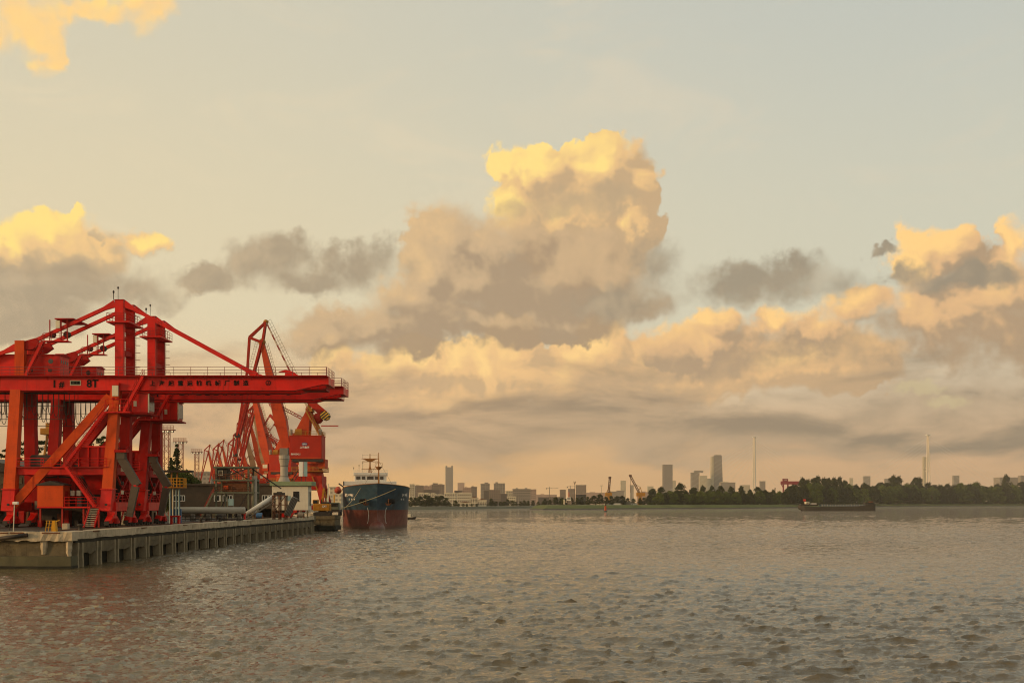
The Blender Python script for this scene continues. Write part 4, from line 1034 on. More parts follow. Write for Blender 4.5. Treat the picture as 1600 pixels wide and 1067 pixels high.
# name on each bow
for sgn, txt, sub in ((-1, '新海明', 'XHM'), (1, '明海', 'XH')):
    for i, ch in enumerate(txt):
        x = sgn*(8.3-0.85*i) if sgn > 0 else -(8.55-0.8*i)
        q, nn = hull_pt(x, 9.6); rz = math.atan2(nn.x, -nn.y)
        lettering(ch, 1.5, m_ltr, ship, q+nn*0.10, rot=(math.pi/2, 0, rz), bold=0.02)
    for i, ch in enumerate(sub):
        x = sgn*(7.6-0.7*i)
        q, nn = hull_pt(x, 8.3); rz = math.atan2(nn.x, -nn.y)
        lettering(ch, 0.7, m_ltr, ship, q+nn*0.10, rot=(math.pi/2, 0, rz), bold=0.02)
# lifeboat on its davit
lb = thing('lifeboat', 'orange enclosed lifeboat hanging by the white bridge of the blue ship', 'lifeboat', (-61.0, 404.0, 11.6), R(8))
MB().ell((0, 0, 0), (1.3, 3.4, 1.1), 12, 8).build('hull', m_lifeb, lb, smooth=True); MB().ell((0, 0.3, 0.7), (0.9, 2.2, 0.8), 10, 6).build('canopy', m_lifeb, lb, smooth=True)
dv = thing_part('davit', ship, (-9.2, 84, 10.5))
for y in (0, 5): MB().bar((0.2, y, -0.5), (-0.3, y, 2.2), 0.45).bar((-0.3, y, 2.2), (-2.2, y, 3.6), 0.4).build('arm', m_dark, dv)
# mooring lines
m_rope = paint('hemp_rope', (0.48, 0.36, 0.18), 0.9, 0.15, 3.0)
def rope(a, b, sag, r, label):
    a, b = Vector(a), Vector(b); pts = [a.lerp(b, i/24)-Vector((0, 0, sag*4*(i/24)*(1-i/24))) for i in range(25)]
    return tag(MB().path(pts, r, 6).build('mooring_line', m_rope, smooth=True), label, 'rope', 'mooring lines of the blue ship')
q1, _ = hull_pt(5.2, 11.2); q2, _ = hull_pt(-4.6, 11.4)
M8 = Matrix.Translation((-37.3, 319.0, 0)) @ Matrix.Rotation(R(8), 4, 'Z')
rope(pos(485, 803.5, 297), M8 @ q1, 0.9, 0.10, 'thick pale mooring line running from the quay to the far bow of the ship')
rope(pos(538, 794, 309), M8 @ q2, 0.5, 0.06, 'thin mooring line from the dolphin to the near bow of the ship')
# ---------------------------------------------------------------- things on the quay
def zd(): return ZD
# bollards along the edge
for i, (y, lab) in enumerate(((134, 'dark bollard on the quay edge in front of the nearer crane'), (186, 'dark bollard on the quay edge beside the blue and white pipe tower'), (198, 'dark bollard on the quay edge in front of the grey pipe'), (262, 'dark bollard near the far end of the quay by the white control house'))):
    b = thing('bollard', lab, 'bollard', (QX-1.6, y, ZD), group='bollards on the quay')
    MB().lathe([(0.36, 0), (0.24, 0.12), (0.22, 0.5), (0.36, 0.6), (0.34, 0.78), (0.1, 0.82)], n=12).build('post', m_dark, b, smooth=True)
    MB().box(-0.45, 0.45, -0.45, 0.45, 0.0, 0.06).build('base', m_rust, b)
# thin lamp post at the near corner
lp = thing('lamp_post', 'thin pale lamp post standing on the near end of the quay', 'lamp post', (wx(21, 131), 131, ZD))
MB().tube((0, 0, 0), (0.12, 0, 3.1), 0.055, 8).build('pole', m_cream, lp); MB().box(-0.05, 0.55, -0.18, 0.18, 3.05, 3.38).build('lamp_head', m_white, lp, bevel=0.05)
# yellow step stand
ys = thing('step_stand', 'yellow steel step stand at the edge of the quay', 'step stand', (wx(77, 130.5), 130.5, ZD))
for x in (-0.32, 0.0, 0.32): MB().bar((x-0.12, 0, 0), (x+0.05, 0, 1.25), 0.06).build('upright', m_yel, ys)
for z in (0.45, 0.9, 1.22): MB().bar((-0.40, 0, z), (0.36, 0, z), 0.05).build('rung', m_yel, ys)
MB().prism([(0.30, 0), (0.78, 0), (0.66, 1.25), (0.42, 1.25)], 'y', -0.1, 0.5).build('side_plate', m_yel, ys); MB().bar((0.6, 0, 1.1), (1.15, 0, 1.28), 0.09).build('handle', m_yel, ys)
# low railing along the near end
rl = thing('edge_railing', 'low dark steel railing behind the near quay edge', 'railing', (-60, 133.5, ZD))
for k in range(5): MB().bar((-7+k*2.2, 0, 0), (-7+k*2.2, 0, 1.15), 0.07).build('post', m_dark, rl)
for z in (0.4, 0.78, 1.15): MB().bar((-7, 0, z), (1.8, 0, z), 0.05).build('rail', m_dark, rl)
# cabinet blocks under the cranes
for i, (px, Y, w, h, mt, lab) in enumerate(((140, 160, 2.0, 2.6, m_cream, 'cream site hut with a dark door behind the crane stair'), (196, 166, 1.0, 2.4, m_cream, 'narrow cream cabinet between the two cranes'), (242, 176, 0.9, 2.3, m_cream, 'narrow cream cabinet behind the second crane'))):
    h_ = thing('site_cabinet', lab, 'cabinet', (wx(px, Y), Y, ZD), group='cream cabinets under the cranes')
    MB().box(-w/2, w/2, -0.8, 0.8, 0.1, h).build('body', mt, h_, bevel=0.03); MB().box(-w/2-0.08, w/2+0.08, -0.9, 0.9, h, h+0.1).build('roof', m_grey, h_)
    MB().box(w*0.1, w*0.42, -0.83, -0.81, 0.2, h*0.8).build('door', m_dark, h_)
pb = thing('concrete_block', 'small grey concrete block on the quay under the nearer crane', 'block', (wx(103, 140), 140, ZD))
MB().box(-0.35, 0.35, -0.35, 0.35, 0, 0.75).build('block', m_conc, pb, bevel=0.05); MB().box(-0.1, 0.1, -0.1, 0.1, 0.75, 0.85).build('lifting_eye', m_rust, pb)
# wires and drums of the warehouse at the left edge
wh = thing('warehouse', 'dark open warehouse behind the nearer crane at the left edge', 'warehouse', (-88, 185, ZD-0.06))
MB().box(-16, 12, 0, 26, 0, 8.2).build('wall', m_brick, wh)
MB().prism([(-18, 8.2), (14, 8.2), (14, 8.6), (-2, 11.0), (-18, 8.6)], 'y', -2.2, 27).build('roof', m_dark, wh)
for k in range(6): MB().box(-15+k*4.6, -12.2+k*4.6, -0.12, -0.01, 0.2, 4.6).build('door', m_dark, wh); 
for k in range(6): MB().box(-15+k*4.6, -12.6+k*4.6, -0.12, -0.01, 5.6, 7.0).build('window', m_glass, wh)
for k in range(7): MB().box(-16.2+k*4.6, -15.8+k*4.6, -0.5, 0, 0, 8.2).build('pillar', m_concd, wh)
# conveyor gallery running behind the cranes (dark, with ochre trestles)
cg = thing('conveyor_gallery', 'long dark covered conveyor gallery on trestles behind the cranes', 'conveyor', (-70, 182, ZD-0.06))
MB().box(-18, 8, 0, 3.2, 5.2, 8.2).build('gallery', m_brick, cg); MB().box(-18.5, 8.5, -0.4, 3.6, 8.2, 8.4).build('roof', m_dark, cg)
for k in range(6):
    MB().bar((-16+k*4.6, 0.3, 0), (-15.4+k*4.6, 0.3, 5.2), 0.3).bar((-14.2+k*4.6, 0.3, 0), (-14.8+k*4.6, 0.3, 5.2), 0.3).build('trestle', m_rust, cg)
for k in range(9): MB().box(-17+k*2.8, -15.8+k*2.8, -0.06, -0.005, 6.3, 7.3).build('window', m_glass, cg)
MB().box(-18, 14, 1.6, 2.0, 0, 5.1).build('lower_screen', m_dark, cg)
for k in range(12):
    q = random.Random(k); MB().box(-17+k*2.2, -17+k*2.2+q.uniform(0.6, 1.5), 0.6, 1.4, q.uniform(0, 1.5), q.uniform(2.0, 4.6)).build('machine_box', (m_rust, m_red2, m_dark, m_grey, m_cream)[q.choice((0, 1, 1, 2, 2, 3, 4))], cg)
# yellow lattice tripod seen between the crane legs
yt = thing('yellow_tripod', 'yellow steel tripod tower with a ladder seen between the crane legs', 'tower', (wx(79, 215), 215, ZD-0.06))
for x in (-2.6, 2.6): MB().bar((x, -1, 0), (x*0.2, 0, 16.2), 0.34).build('leg', m_ochre, yt)
MB().bar((0, 3, 0), (0, 0, 16.0), 0.34).build('leg', m_ochre, yt); MB().box(-1.5, 1.5, -1.2, 1.2, 16.0, 17.2).build('head', m_ochre, yt, bevel=0.1); MB().box(-0.7, 0.7, -0.6, 0.6, 17.2, 18.2).build('cap', m_ochre, yt)
for k in range(9): MB().bar((-0.6, -0.6, 6+k*1.05), (0.6, -0.6, 6+k*1.05), 0.10).build('rung', m_dark, yt)
for x in (-0.6, 0.6): MB().bar((x, -0.6, 5.5), (x, -0.6, 15.8), 0.12).build('rail', m_dark, yt)
# blue and white pipe tower at the end of the second crane
pt = thing('pipe_tower', 'pale blue pipe tower with a yellow railed platform right of the second crane', 'pipe tower', (wx(273, 182), 182, ZD))
for x, r_, mt in ((-0.75, 0.14, m_lblue), (-0.3, 0.1, m_cream), (0.25, 0.12, m_lblue), (0.7, 0.15, m_lblue)): MB().tube((x, 0, 0), (x, 0, 5.6), r_, 8).build('pipe', mt, pt)
MB().box(-0.9, 0.95, 0.2, 0.5, 0.05, 2.3).build('blue_panel', m_blue, pt)
MB().box(-1.6, 1.7, -0.9, 0.9, 5.6, 5.76).build('platform', m_ochre, pt); MB().rail([(-1.5, -0.85, 5.76), (1.6, -0.85, 5.76), (1.6, 0.85, 5.76)], 1.35, 0.05, 0.55).build('handrail', m_yel, pt)
MB().box(-2.5, 2.7, -0.6, 1.2, 8.1, 8.4).build('canopy', m_dark, pt)
for x in (-0.6, 0.3): MB().tube((x, 0.4, 5.8), (x, 0.4, 8.1), 0.12, 6).build('post', m_ochre, pt)
for px, Y, lab in ((274, 176, 'small red steel trestle at the foot of the pale blue pipe tower'), (378, 226, 'small red steel trestle on the quay before the sloping conveyor')):
    r_ = thing('red_trestle', lab, 'trestle', (wx(px, Y), Y, ZD), group='red trestles on the quay edge')
    for x in (-0.55, 0.55): MB().box(x-0.14, x+0.14, -0.3, 0.3, 0, 1.1).build('leg', m_red, r_)
    MB().box(-0.75, 0.75, -0.4, 0.4, 1.1, 1.32).build('top', m_red, r_)
# grey pipe on cradles with a dark truss below
gp_ = thing('grey_pipe', 'long pale grey pipe lying on cradles along the quay', 'pipe', (wx(322, 208), 208, ZD))
MB().tube((-5.6, 0, 1.9), (7.0, 0, 1.9), 0.62, 14).build('pipe', m_pipe, gp_, smooth=True)
for x in (-5.0, -2.4, 0.4, 3.2, 6.0): MB().prism([(x-0.5, 0), (x+0.5, 0), (x+0.25, 1.3), (x-0.25, 1.3)], 'y', -0.4, 0.4).build('cradle', m_grey, gp_)
for z in (0.35, 0.95): MB().bar((-5.6, -0.7, z), (7.0, -0.7, z), 0.14).build('side_rail', m_dark, gp_)
for k in range(14): MB().bar((-5.4+k*0.93, -0.7, 0.0), (-5.4+k*0.93, -0.7, 1.0), 0.10).build('stake', m_dark, gp_)
# long soot-brown building with small white windows
bb = thing('brown_building', 'long flat soot-brown building with small white windows behind the quay', 'building', (wx(352, 262), 262, ZD-0.06))
MB().box(-12.5, 13.0, 0, 12, 2.0, 7.3).build('wall', m_brick, bb); MB().box(-12.9, 13.4, -0.4, 12.4, 7.3, 7.7).build('roof_edge', m_brick, bb)
for x in (-12, -7.5, -3, 1.5, 6, 10.5): MB().box(x, x+0.6, 0.1, 0.7, 0, 2.0).build('pillar', m_concd, bb)
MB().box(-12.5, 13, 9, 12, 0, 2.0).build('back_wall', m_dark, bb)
for x in (-11.2, -9.8, -1.9, -0.5, 1.0, 9.0, 10.4):
    w = thing_part('window', bb, (x, -0.03, 4.4)); MB().box(-0.6, 0.6, 0, 0.06, -0.55, 0.55).build('pane', m_glass, w)
    for a, b, c_, d in ((-0.66, 0.66, 0.55, 0.68), (-0.66, 0.66, -0.68, -0.55), (-0.66, -0.52, -0.55, 0.55), (0.52, 0.66, -0.55, 0.55), (-0.07, 0.07, -0.55, 0.55)): MB().box(a, b, -0.06, 0.0, c_, d).build('frame', m_white, w)
# steel transfer tower
TY = 236.0; ts = 1800/TY
tt = thing('transfer_tower', 'open steel transfer tower with two decks and a dark cabin beside the sloping conveyor', 'tower', (wx(363, TY), TY, ZD))
for x in (-3.3, 3.3, 4.3):
    for y in (0, 4.5): MB().box(x-0.17, x+0.17, y-0.17, y+0.17, 0, 10.7 if x < 4 else 8.2).build('column', m_sage, tt)
for z in (5.2, 7.75, 10.4): MB().box(-3.9, 4.5, -0.4, 4.9, z, z+0.32).build('deck', m_sage, tt)
for z in (5.52, 8.07): MB().rail([(-3.8, -0.35, z), (3.6, -0.35, z)], 1.05, 0.05, 1.2).build('handrail', m_rust, tt)
for a, b in (((-3.1, -0.1, 8.1), (3.1, -0.1, 10.3)), ((0.0, -0.1, 10.3), (3.1, -0.1, 8.1)), ((-3.1, -0.1, 0.4), (-1.0, -0.1, 5.1)), ((0.4, -0.1, 0.6), (3.1, -0.1, 5.1)), ((3.6, 2.2, 10.3), (9.6, 2.2, 6.2))): MB().bar(a, b, 0.22).build('brace', m_dark, tt)
cbn = thing_part('cabin', tt); MB().box(-3.5, -1.2, 0.3, 3.4, 8.1, 10.3).build('wall', m_dark, cbn); MB().box(-3.0, -2.0, 0.22, 0.29, 8.9, 9.95).build('window', m_cream, cbn); MB().box(-2.85, -2.15, 0.18, 0.215, 9.05, 9.8).build('pane', m_glass, cbn)
MB().box(-2.2, 2.8, 0.6, 3.8, 5.6, 7.6).build('gearbox', m_rust, tt); MB().tube((-1.8, 0.4, 6.4), (-0.9, 0.4, 6.4), 0.45, 10).build('motor', m_orng, tt)
for x in (-1.4, -0.9, 0.3): MB().tube((x, -0.2, 0), (x, -0.2, 5.1), 0.13, 6).build('pipe', m_sage, tt)
MB().box(-0.7, 0.35, -0.4, 0, 2.7, 4.1).build('panel', m_lblue, tt)
MB().tube((4.3, 1, 1.0), (4.3, 1, 8.8), 0.55, 10).build('duct', m_pipe, tt)
stairs(tt, (-6.2, -1.0, 0.0), (-3.6, -1.0, 5.2), 0.8, m_sage, m_rust)
# sloping tube conveyor and its rusty head frame
sc1 = thing('sloping_conveyor', 'pale tube conveyor sloping up to a rusty head frame', 'conveyor', (wx(410, 229), 229, ZD))
MB().tube((-3.4, 0, 0.9), (2.2, 0, 4.5), 0.46, 12).build('tube', m_white, sc1, smooth=True)
MB().bar((-3.0, -0.5, 0.2), (2.6, -0.5, 3.6), 0.12).bar((-3.0, 0.5, 0.2), (2.6, 0.5, 3.6), 0.12).build('lower_chord', m_grey, sc1)
for k in range(8): a = k/8; MB().bar((-3.2+5.5*a, -0.45, 0.6+3.6*a), (-2.6+5.5*a, -0.45, 0.1+3.6*a+0.3), 0.08).build('web', m_grey, sc1)
hf = thing_part('head_frame', sc1)
for x in (2.3, 3.5, 4.7): MB().bar((x, -0.9, 0), (x, -0.9, 4.6), 0.24).bar((x, 0.9, 0), (x, 0.9, 4.6), 0.24).build('column', m_rust, hf)
for z in (1.2, 2.8, 4.6): MB().box(2.1, 4.9, -1.0, 1.0, z, z+0.18).build('beam', m_rust, hf)
for a, b in (((2.3, -0.95, 1.3), (3.5, -0.95, 2.8)), ((3.5, -0.95, 1.3), (2.3, -0.95, 2.8)), ((3.5, -0.95, 2.9), (4.7, -0.95, 4.6))): MB().bar(a, b, 0.14).build('brace', m_rust, hf)
MB().box(2.3, 4.4, -0.6, 0.6, 4.8, 5.3).build('head_pulley', m_dark, sc1)
MB().bar((5.0, -0.3, 0.8), (6.6, -0.3, 4.3), 1.1, 1.5, up=(0,1,0)).build('grid_chute', m_grey, sc1)
for k in range(5): MB().bar((4.6+k*0.30, -1.1, 0.7), (6.1+k*0.30, -1.1, 4.4), 0.07).build('chute_bar', m_dark, sc1)
# white control house on stilts with a pale green roof
HY = 252.0
ch_ = thing('control_house', 'white control house on stilts with a pale green roof slab', 'building', (wx(456, HY), HY, ZD))
MB().box(-4.35, 3.55, 0, 4.2, 1.7, 7.0).build('wall', m_plast, ch_)
MB().box(-4.75, 4.45, -0.5, 5.0, 7.0, 7.95).build('roof_slab', m_green, ch_, bevel=0.05)
for x in (-4.0, -1.0, 2.0, 3.4): MB().box(x-0.15, x+0.15, 0.05, 0.35, 0, 1.7).build('stilt', m_concd, ch_)
for x0, x1, z0, z1 in ((-3.3, -2.2, 5.0, 5.7), (0.3, 1.6, 3.7, 5.8)):
    w = thing_part('window', ch_); MB().box(x0, x1, -0.05, -0.005, z0, z1).build('pane', m_glass, w); MB().box(x0-0.08, x1+0.08, -0.08, -0.01, z0-0.12, z0-0.01).build('sill', m_concd, w); MB().box((x0+x1)/2-0.03, (x0+x1)/2+0.03, -0.08, -0.055, z0, z1).build('mullion', m_dark, w)
for y in (0.8, 2.6): MB().box(3.56, 3.60, y, y+0.7, 2.6, 5.7).build('side_window', m_glass, ch_)
MB().box(-1.4, -0.3, -0.06, -0.01, 3.7, 4.8).build('notice', m_lblue, ch_)
ac1 = thing_part('air_conditioner', ch_); MB().box(-4.2, -3.2, -0.6, -0.05, 4.3, 5.1).build('case', m_white, ac1); MB().tube((-3.7, -0.62, 4.7), (-3.7, -0.58, 4.7), 0.3, 12).build('fan', m_dark, ac1)
bl = thing('roof_billboard', 'tall narrow pale billboard panels on struts above the control house roof', 'billboard', (wx(474, 255), 255, ZD+7.95))
for x in (-0.55, 0.45): MB().box(x-0.42, x+0.42, -0.12, 0.12, 1.2, 4.4).build('panel', m_white if x < 0 else m_lblue, bl)
for x in (-0.5, 0.5): MB().bar((x, 0.2, 0), (x, 0.2, 1.3), 0.12).build('post', m_dark, bl)
for x in (-0.9, -0.2): MB().bar((x-2.0, 0.4, 0), (x, 0.4, 3.0), 0.14).build('strut', m_dark, bl)
# tapered grey funnel behind the control house
fu = thing('grey_funnel', 'pale grey waisted funnel standing behind the control house', 'funnel', (wx(444, 275), 275, ZD+0.0))
MB().lathe([(1.9, 0), (1.9, 6.5), (1.35, 8.6), (0.92, 9.6), (0.92, 12.0), (1.25, 13.6), (1.3, 14.6), (1.05, 14.65)], n=16).build('shell', m_pipe, fu, smooth=False)
for z in (9.5, 12.0, 13.6): MB().lathe([(1.0 if z < 13 else 1.28, z), (1.06 if z < 13 else 1.36, z+0.05), (1.0 if z < 13 else 1.28, z+0.18)], n=16).build('band', m_grey, fu)
MB().box(-0.9, 1.0, -1.0, 0.2, 14.65, 16.3).build('head_box', m_grey, fu)
# wheeled excavator
ex = thing('excavator', 'yellow excavator parked beyond the control house near the ship', 'excavator', (wx(504, 292), 292, ZD))
for y in (-1.2, 1.2): MB().prism([(-2.1, 0.25), (-1.8, 0), (1.8, 0), (2.1, 0.25), (2.1, 0.75), (1.7, 1.0), (-1.7, 1.0), (-2.1, 0.75)], 'y', y-0.35, y+0.35).build('track', m_dark, ex)
MB().box(-2.2, 2.0, -1.5, 1.5, 1.25, 3.1).build('house', m_exc, ex, bevel=0.15); MB().box(-0.9, 0.9, -0.9, 0.9, 0.95, 1.25).build('turntable', m_dark, ex)
MB().box(-2.3, -0.9, -1.4, 0.0, 3.1, 4.1).build('cab', m_exc, ex, bevel=0.1); MB().box(-2.1, -1.1, -1.45, -1.41, 3.2, 3.95).build('window', m_glass, ex)
MB().box(-0.1, 1.9, -1.4, 1.3, 3.1, 3.5).build('engine_cover', m_dark, ex); MB().bar((-0.3, 0.5, 2.6), (0.2, 0.9, 7.0), 0.5).build('boom', m_exc, ex); MB().bar((0.2, 0.9, 7.0), (0.9, 1.0, 4.4), 0.36).build('dipper', m_exc, ex); MB().bar((1.3, 0.2, 3.0), (1.45, 0.4, 8.2), 0.42, 0.42, 0.22, 0.22).build('ram', m_cream, ex)
MB().prism([(0.6, 4.5), (1.4, 4.4), (1.5, 3.6), (0.8, 3.3)], 'y', 0.6, 1.4).build('bucket', m_dark, ex)
lettering('CAT', 0.62, m_ltr, ex, (0.7, -1.54, 2.4), bold=0.02)
for x in (-1.2, -0.4, 0.5, 1.1): MB().tube((x, 0.4, 3.1), (x, 0.4, 4.2+0.3*(x > 0)), 0.12, 6).build('exhaust', m_cream if x > 0 else m_dark, ex)
# crane truck and clutter near the ship
tk = thing('mobile_crane_truck', 'pale truck with a raised mast between the excavator and the ship', 'truck', (wx(523, 300), 300, ZD))
MB().box(-1.4, 1.6, -2.5, 2.5, 0.9, 1.5).build('chassis', m_dark, tk); MB().box(-1.2, 1.4, -2.4, -0.6, 1.5, 3.4).build('cab', m_sage, tk, bevel=0.12); MB().box(-1.0, 1.2, -2.45, -2.41, 2.3, 3.2).build('windscreen', m_glass, tk); MB().box(-1.1, 1.3, -0.5, 2.4, 1.5, 3.0).build('box_body', m_pipe, tk)
for x in (-1.2, 1.4):
    for y in (-1.7, 0.9, 1.9): MB().tube((x-0.18, y, 0.5), (x+0.18, y, 0.5), 0.5, 12).build('wheel', m_dark, tk)
MB().bar((-0.2, 0.5, 3.0), (-0.2, 0.5, 5.4), 0.3).build('mast', m_yel, tk)
rb = thing('red_skip', 'bright red steel skip under the control house', 'skip', (wx(449, 246), 246, ZD))
MB().prism([(-1.1, 0.25), (0.9, 0.25), (1.35, 1.0), (-1.35, 1.0)], 'y', -0.7, 0.7).build('body', m_red, rb); MB().box(-1.45, 1.45, -0.8, 0.8, 1.0, 1.1).build('rim', m_red, rb); 
for x in (-0.9, 0.7): MB().box(x, x+0.2, -0.6, 0.6, 0, 0.25).build('foot', m_dark, rb)
# ------------- hand winch, valves and reels scattered along the edge
for i, (px, Y, mt, lab) in enumerate(((405, 236, m_blue, 'small blue pump set at the foot of the sloping conveyor'), (432, 244, m_dark, 'dark cable reel lying by the rusty head frame'), (470, 250, m_grey, 'grey valve stand below the control house'), (345, 222, m_dark, 'dark cable reel on the quay before the transfer tower'))):
    t_ = thing('quay_machine', lab, 'machine', (wx(px, Y), Y, ZD)); MB().tube((-0.6, 0, 0.7), (0.6, 0, 0.7), 0.55, 12).build('drum', mt, t_)
    for x in (-0.7, 0.7): MB().prism([(-0.6, 0), (0.6, 0), (0.1, 0.95), (-0.1, 0.95)], 'x', x-0.06, x+0.06).build('stand', m_rust, t_)
# ---------------------------------------------------------------- floodlight masts (lit)
m_lampon = bpy.data.materials.new('lit_lamp'); m_lampon.use_nodes = True; bb_ = m_lampon.node_tree.nodes['Principled BSDF']; bb_.inputs['Base Color'].default_value = (0.9, 0.85, 0.7, 1); bb_.inputs['Emission Color'].default_value = (1.0, 0.85, 0.5, 1); bb_.inputs['Emission Strength'].default_value = 0.45
m_mastp = paint('mast_pinkish', (0.30, 0.13, 0.09), 0.6, 0.15, 0.5)
for i, (px, py, Y, lab) in enumerate(((260, 672, 300, 'lit floodlight mast right behind the second gantry crane'), (282, 690, 380, 'middle lit floodlight mast above the dark conifer'), (307.5, 706, 470, 'rightmost lit floodlight mast left of the portal cranes'))):
    f = thing('floodlight_mast', lab, 'floodlight mast', (wx(px, Y), Y, ZD-0.06), group='floodlight masts behind the yard')
    H = wz(py, Y)-ZD
    mb = MB(); lattice(mb, (0, 0, 0), (0, 0, H), 1.5, 0.085, int(H/1.5)); mb.build('lattice', m_mastp, f)
    MB().box(-2.2, 2.2, -0.9, 0.9, H, H+0.25).build('head_platform', m_mastp, f); MB().rail([(-2.1, -0.85, H+0.25), (2.1, -0.85, H+0.25)], 1.0, 0.05, 0.8).build('handrail', m_mastp, f)
    for x in (-1.8, -0.6, 0.6, 1.8): 
        l_ = thing_part('floodlight', f, (x, -1.0, H-0.3)); MB().box(-0.36, 0.36, 0.0, 0.35, -0.3, 0.3).build('housing', m_dark, l_); MB().box(-0.20, 0.20, -0.04, -0.005, -0.16, 0.16).build('lens', m_lampon, l_)
# ---------------------------------------------------------------- trees
def crown_mesh(seed, w, h, nclump, nleaf, leaf, kind='round'):
    """leaf-sized faces spread over clumps inside the crown volume; local z from 0 (crown base)"""
    rg = np.random.default_rng(seed); cl = []
    for i in range(nclump):
        if kind == 'round':
            t = rg.uniform(0.05, 1.0); prof = math.sin(min(1.0, t*0.92+0.12)*math.pi)**0.6
            a = rg.uniform(0, 6.283); r = w*0.5*prof*math.sqrt(rg.uniform(0.1, 1.0))*0.86
            cl.append((r*math.cos(a), r*math.sin(a), h*t*0.93, w*rg.uniform(0.12, 0.22)))
        elif kind == 'conifer':
            t = rg.uniform(0.0, 1.0)**1.15; a = rg.uniform(0, 6.283); r = w*0.5*(1-t)**0.85*math.sqrt(rg.uniform(0.05, 1.0))
            cl.append((r*math.cos(a), r*math.sin(a), h*t, w*(0.06+0.10*(1-t))))
        else:  # sparse upright
            t = rg.uniform(0.0, 1.0); a = rg.uniform(0, 6.283); r = w*0.5*(0.35+0.65*math.sin(t*math.pi))*math.sqrt(rg.uniform(0.0, 1.0))
            cl.append((r*math.cos(a), r*math.sin(a), h*t, w*rg.uniform(0.05, 0.12)))
    cl = np.array(cl); k = rg.integers(0, len(cl), nleaf)
    d = rg.normal(size=(nleaf, 3)); d /= np.linalg.norm(d, axis=1)[:, None]
    d[:, 2] = np.where(d[:, 2] < -0.3, -d[:, 2], d[:, 2])
    rad = cl[k, 3]*rg.uniform(0.55, 1.1, nleaf)
    c = cl[k, :3]+d*rad[:, None]*np.array([1, 1, 0.8])
    n = d+rg.normal(size=(nleaf, 3))*0.55; n /= np.linalg.norm(n, axis=1)[:, None]
    u = np.cross(n, rg.normal(size=(nleaf, 3))); u /= np.linalg.norm(u, axis=1)[:, None]; v = np.cross(n, u)
    s = leaf*rg.uniform(0.6, 1.3, nleaf)[:, None]
    P = np.stack([c-u*s, c-v*s*0.55, c+u*s, c+v*s*0.55], 1).reshape(-1, 3)
    me = bpy.data.meshes.new('crown'); F = np.arange(nleaf*4).reshape(-1, 4)
    me.from_pydata(P.tolist(), [], F.tolist()); me.update()
    return me, cl
def trunk_mesh(h, r, cl, off, nb=7):
    mb = MB(); mb.tube((0, 0, -0.5), (0, 0, h), r, 7, r*0.45)
    for c in cl[:nb]: mb.tube((0, 0, min(h, off+c[2]*0.35)), (c[0], c[1], off+c[2]), r*0.35, 4, r*0.10, caps=False)
    return mb.mesh('trunk')
def species(seed, w, h, tr, nclump, nleaf, leaf, mat, kind='round'):
    cm, cl = crown_mesh(seed, w, h, nclump, nleaf, leaf, kind); cm.materials.append(mat)
    tm = trunk_mesh(tr+h*(0.9 if kind != 'round' else 0.55), max(0.18, w*0.022), cl, tr, 8); tm.materials.append(m_bark)
    return cm, tm, tr
def plant(sp, x, y, z, s, rz, label, group, name='tree', sz=None):
    o = bpy.data.objects.new(name, None); COL.objects.link(o); o.location = (x, y, z); o.scale = (s, s, sz or s); o.rotation_euler = (0, 0, rz)
    tag(o, label, 'tree', group)
    for nm, me, dz in (('trunk', sp[1], 0.0), ('crown', sp[0], sp[2])):
        c = bpy.data.objects.new(nm, me); COL.objects.link(c); c.parent = o; c.location = (0, 0, dz)
    return o
rt = random.Random(11)
SPR = [species(40+i, 14, 14.2, 0.3, 54, 3000, 0.60, (m_leaf, m_leafd, m_leaf)[i % 3]) for i in range(5)]
SPD = [species(60+i, 12, 15.0, 0.6, 46, 2200, 0.60, m_leafd) for i in range(3)]
SPC = [species(70+i, 7, 17.0, 1.5, 90, 1500, 0.55, m_leafd, 'conifer') for i in range(2)]
SPS = [species(80+i, 8, 12.0, 3.5, 30, 420, 0.60, m_leafd, 'sparse') for i in range(3)]
def bank_y(px, pts):
    """depth of a shoreline polyline in the direction of a column"""
    k = (px-CXP)/FPX
    for (x0, y0), (x1, y1) in zip(pts[:-1], pts[1:]):
        a0, a1 = x0/y0, x1/y1
        if a0 <= k <= a1 or a1 <= k <= a0:
            den = (x1-x0)-k*(y1-y0); t = (k*y0-x0)/den
            return y0+(y1-y0)*t
    return 2000.0
FRONT = IB[1:]
LABF = 'rounded green tree in the front row of the wooded right bank'
LABB = 'dark green tree in the back row of the wooded right bank'
ORD = ['first', 'second', 'third', 'fourth', 'fifth', 'sixth', 'seventh', 'eighth', 'ninth', 'tenth', 'eleventh', 'twelfth', 'thirteenth', 'fourteenth']
px = 1030.0
while px < 1640:
    Y = bank_y(px, FRONT)+62+rt.uniform(0, 16); z = 5.0
    hpx = 19 if px < 1230 else 26; hpx += rt.uniform(-3, 3)
    hm = hpx/FPX*Y; sp = SPR[rt.randrange(5)]; s = hm/14.7
    plant(sp, wx(px, Y), Y, z, s*rt.uniform(0.95, 1.1), rt.uniform(0, 6.28), LABF, 'front row of trees on the right bank', sz=s)
    px += rt.uniform(9, 14)*(1.15 if px > 1300 else 1.0)
px = 1020.0
while px < 1660:
    Y = bank_y(px, FRONT)+105+rt.uniform(0, 60); z = 5.0
    hpx = 24 if px < 1230 else 32; hpx += rt.uniform(-4, 3)
    hm = hpx/FPX*Y; sp = (SPR+SPD)[rt.randrange(8)]; s = hm/15.5
    plant(sp, wx(px, Y), Y, z, s, rt.uniform(0, 6.28), LABB, 'back row of trees on the right bank')
    px += rt.uniform(9, 14)
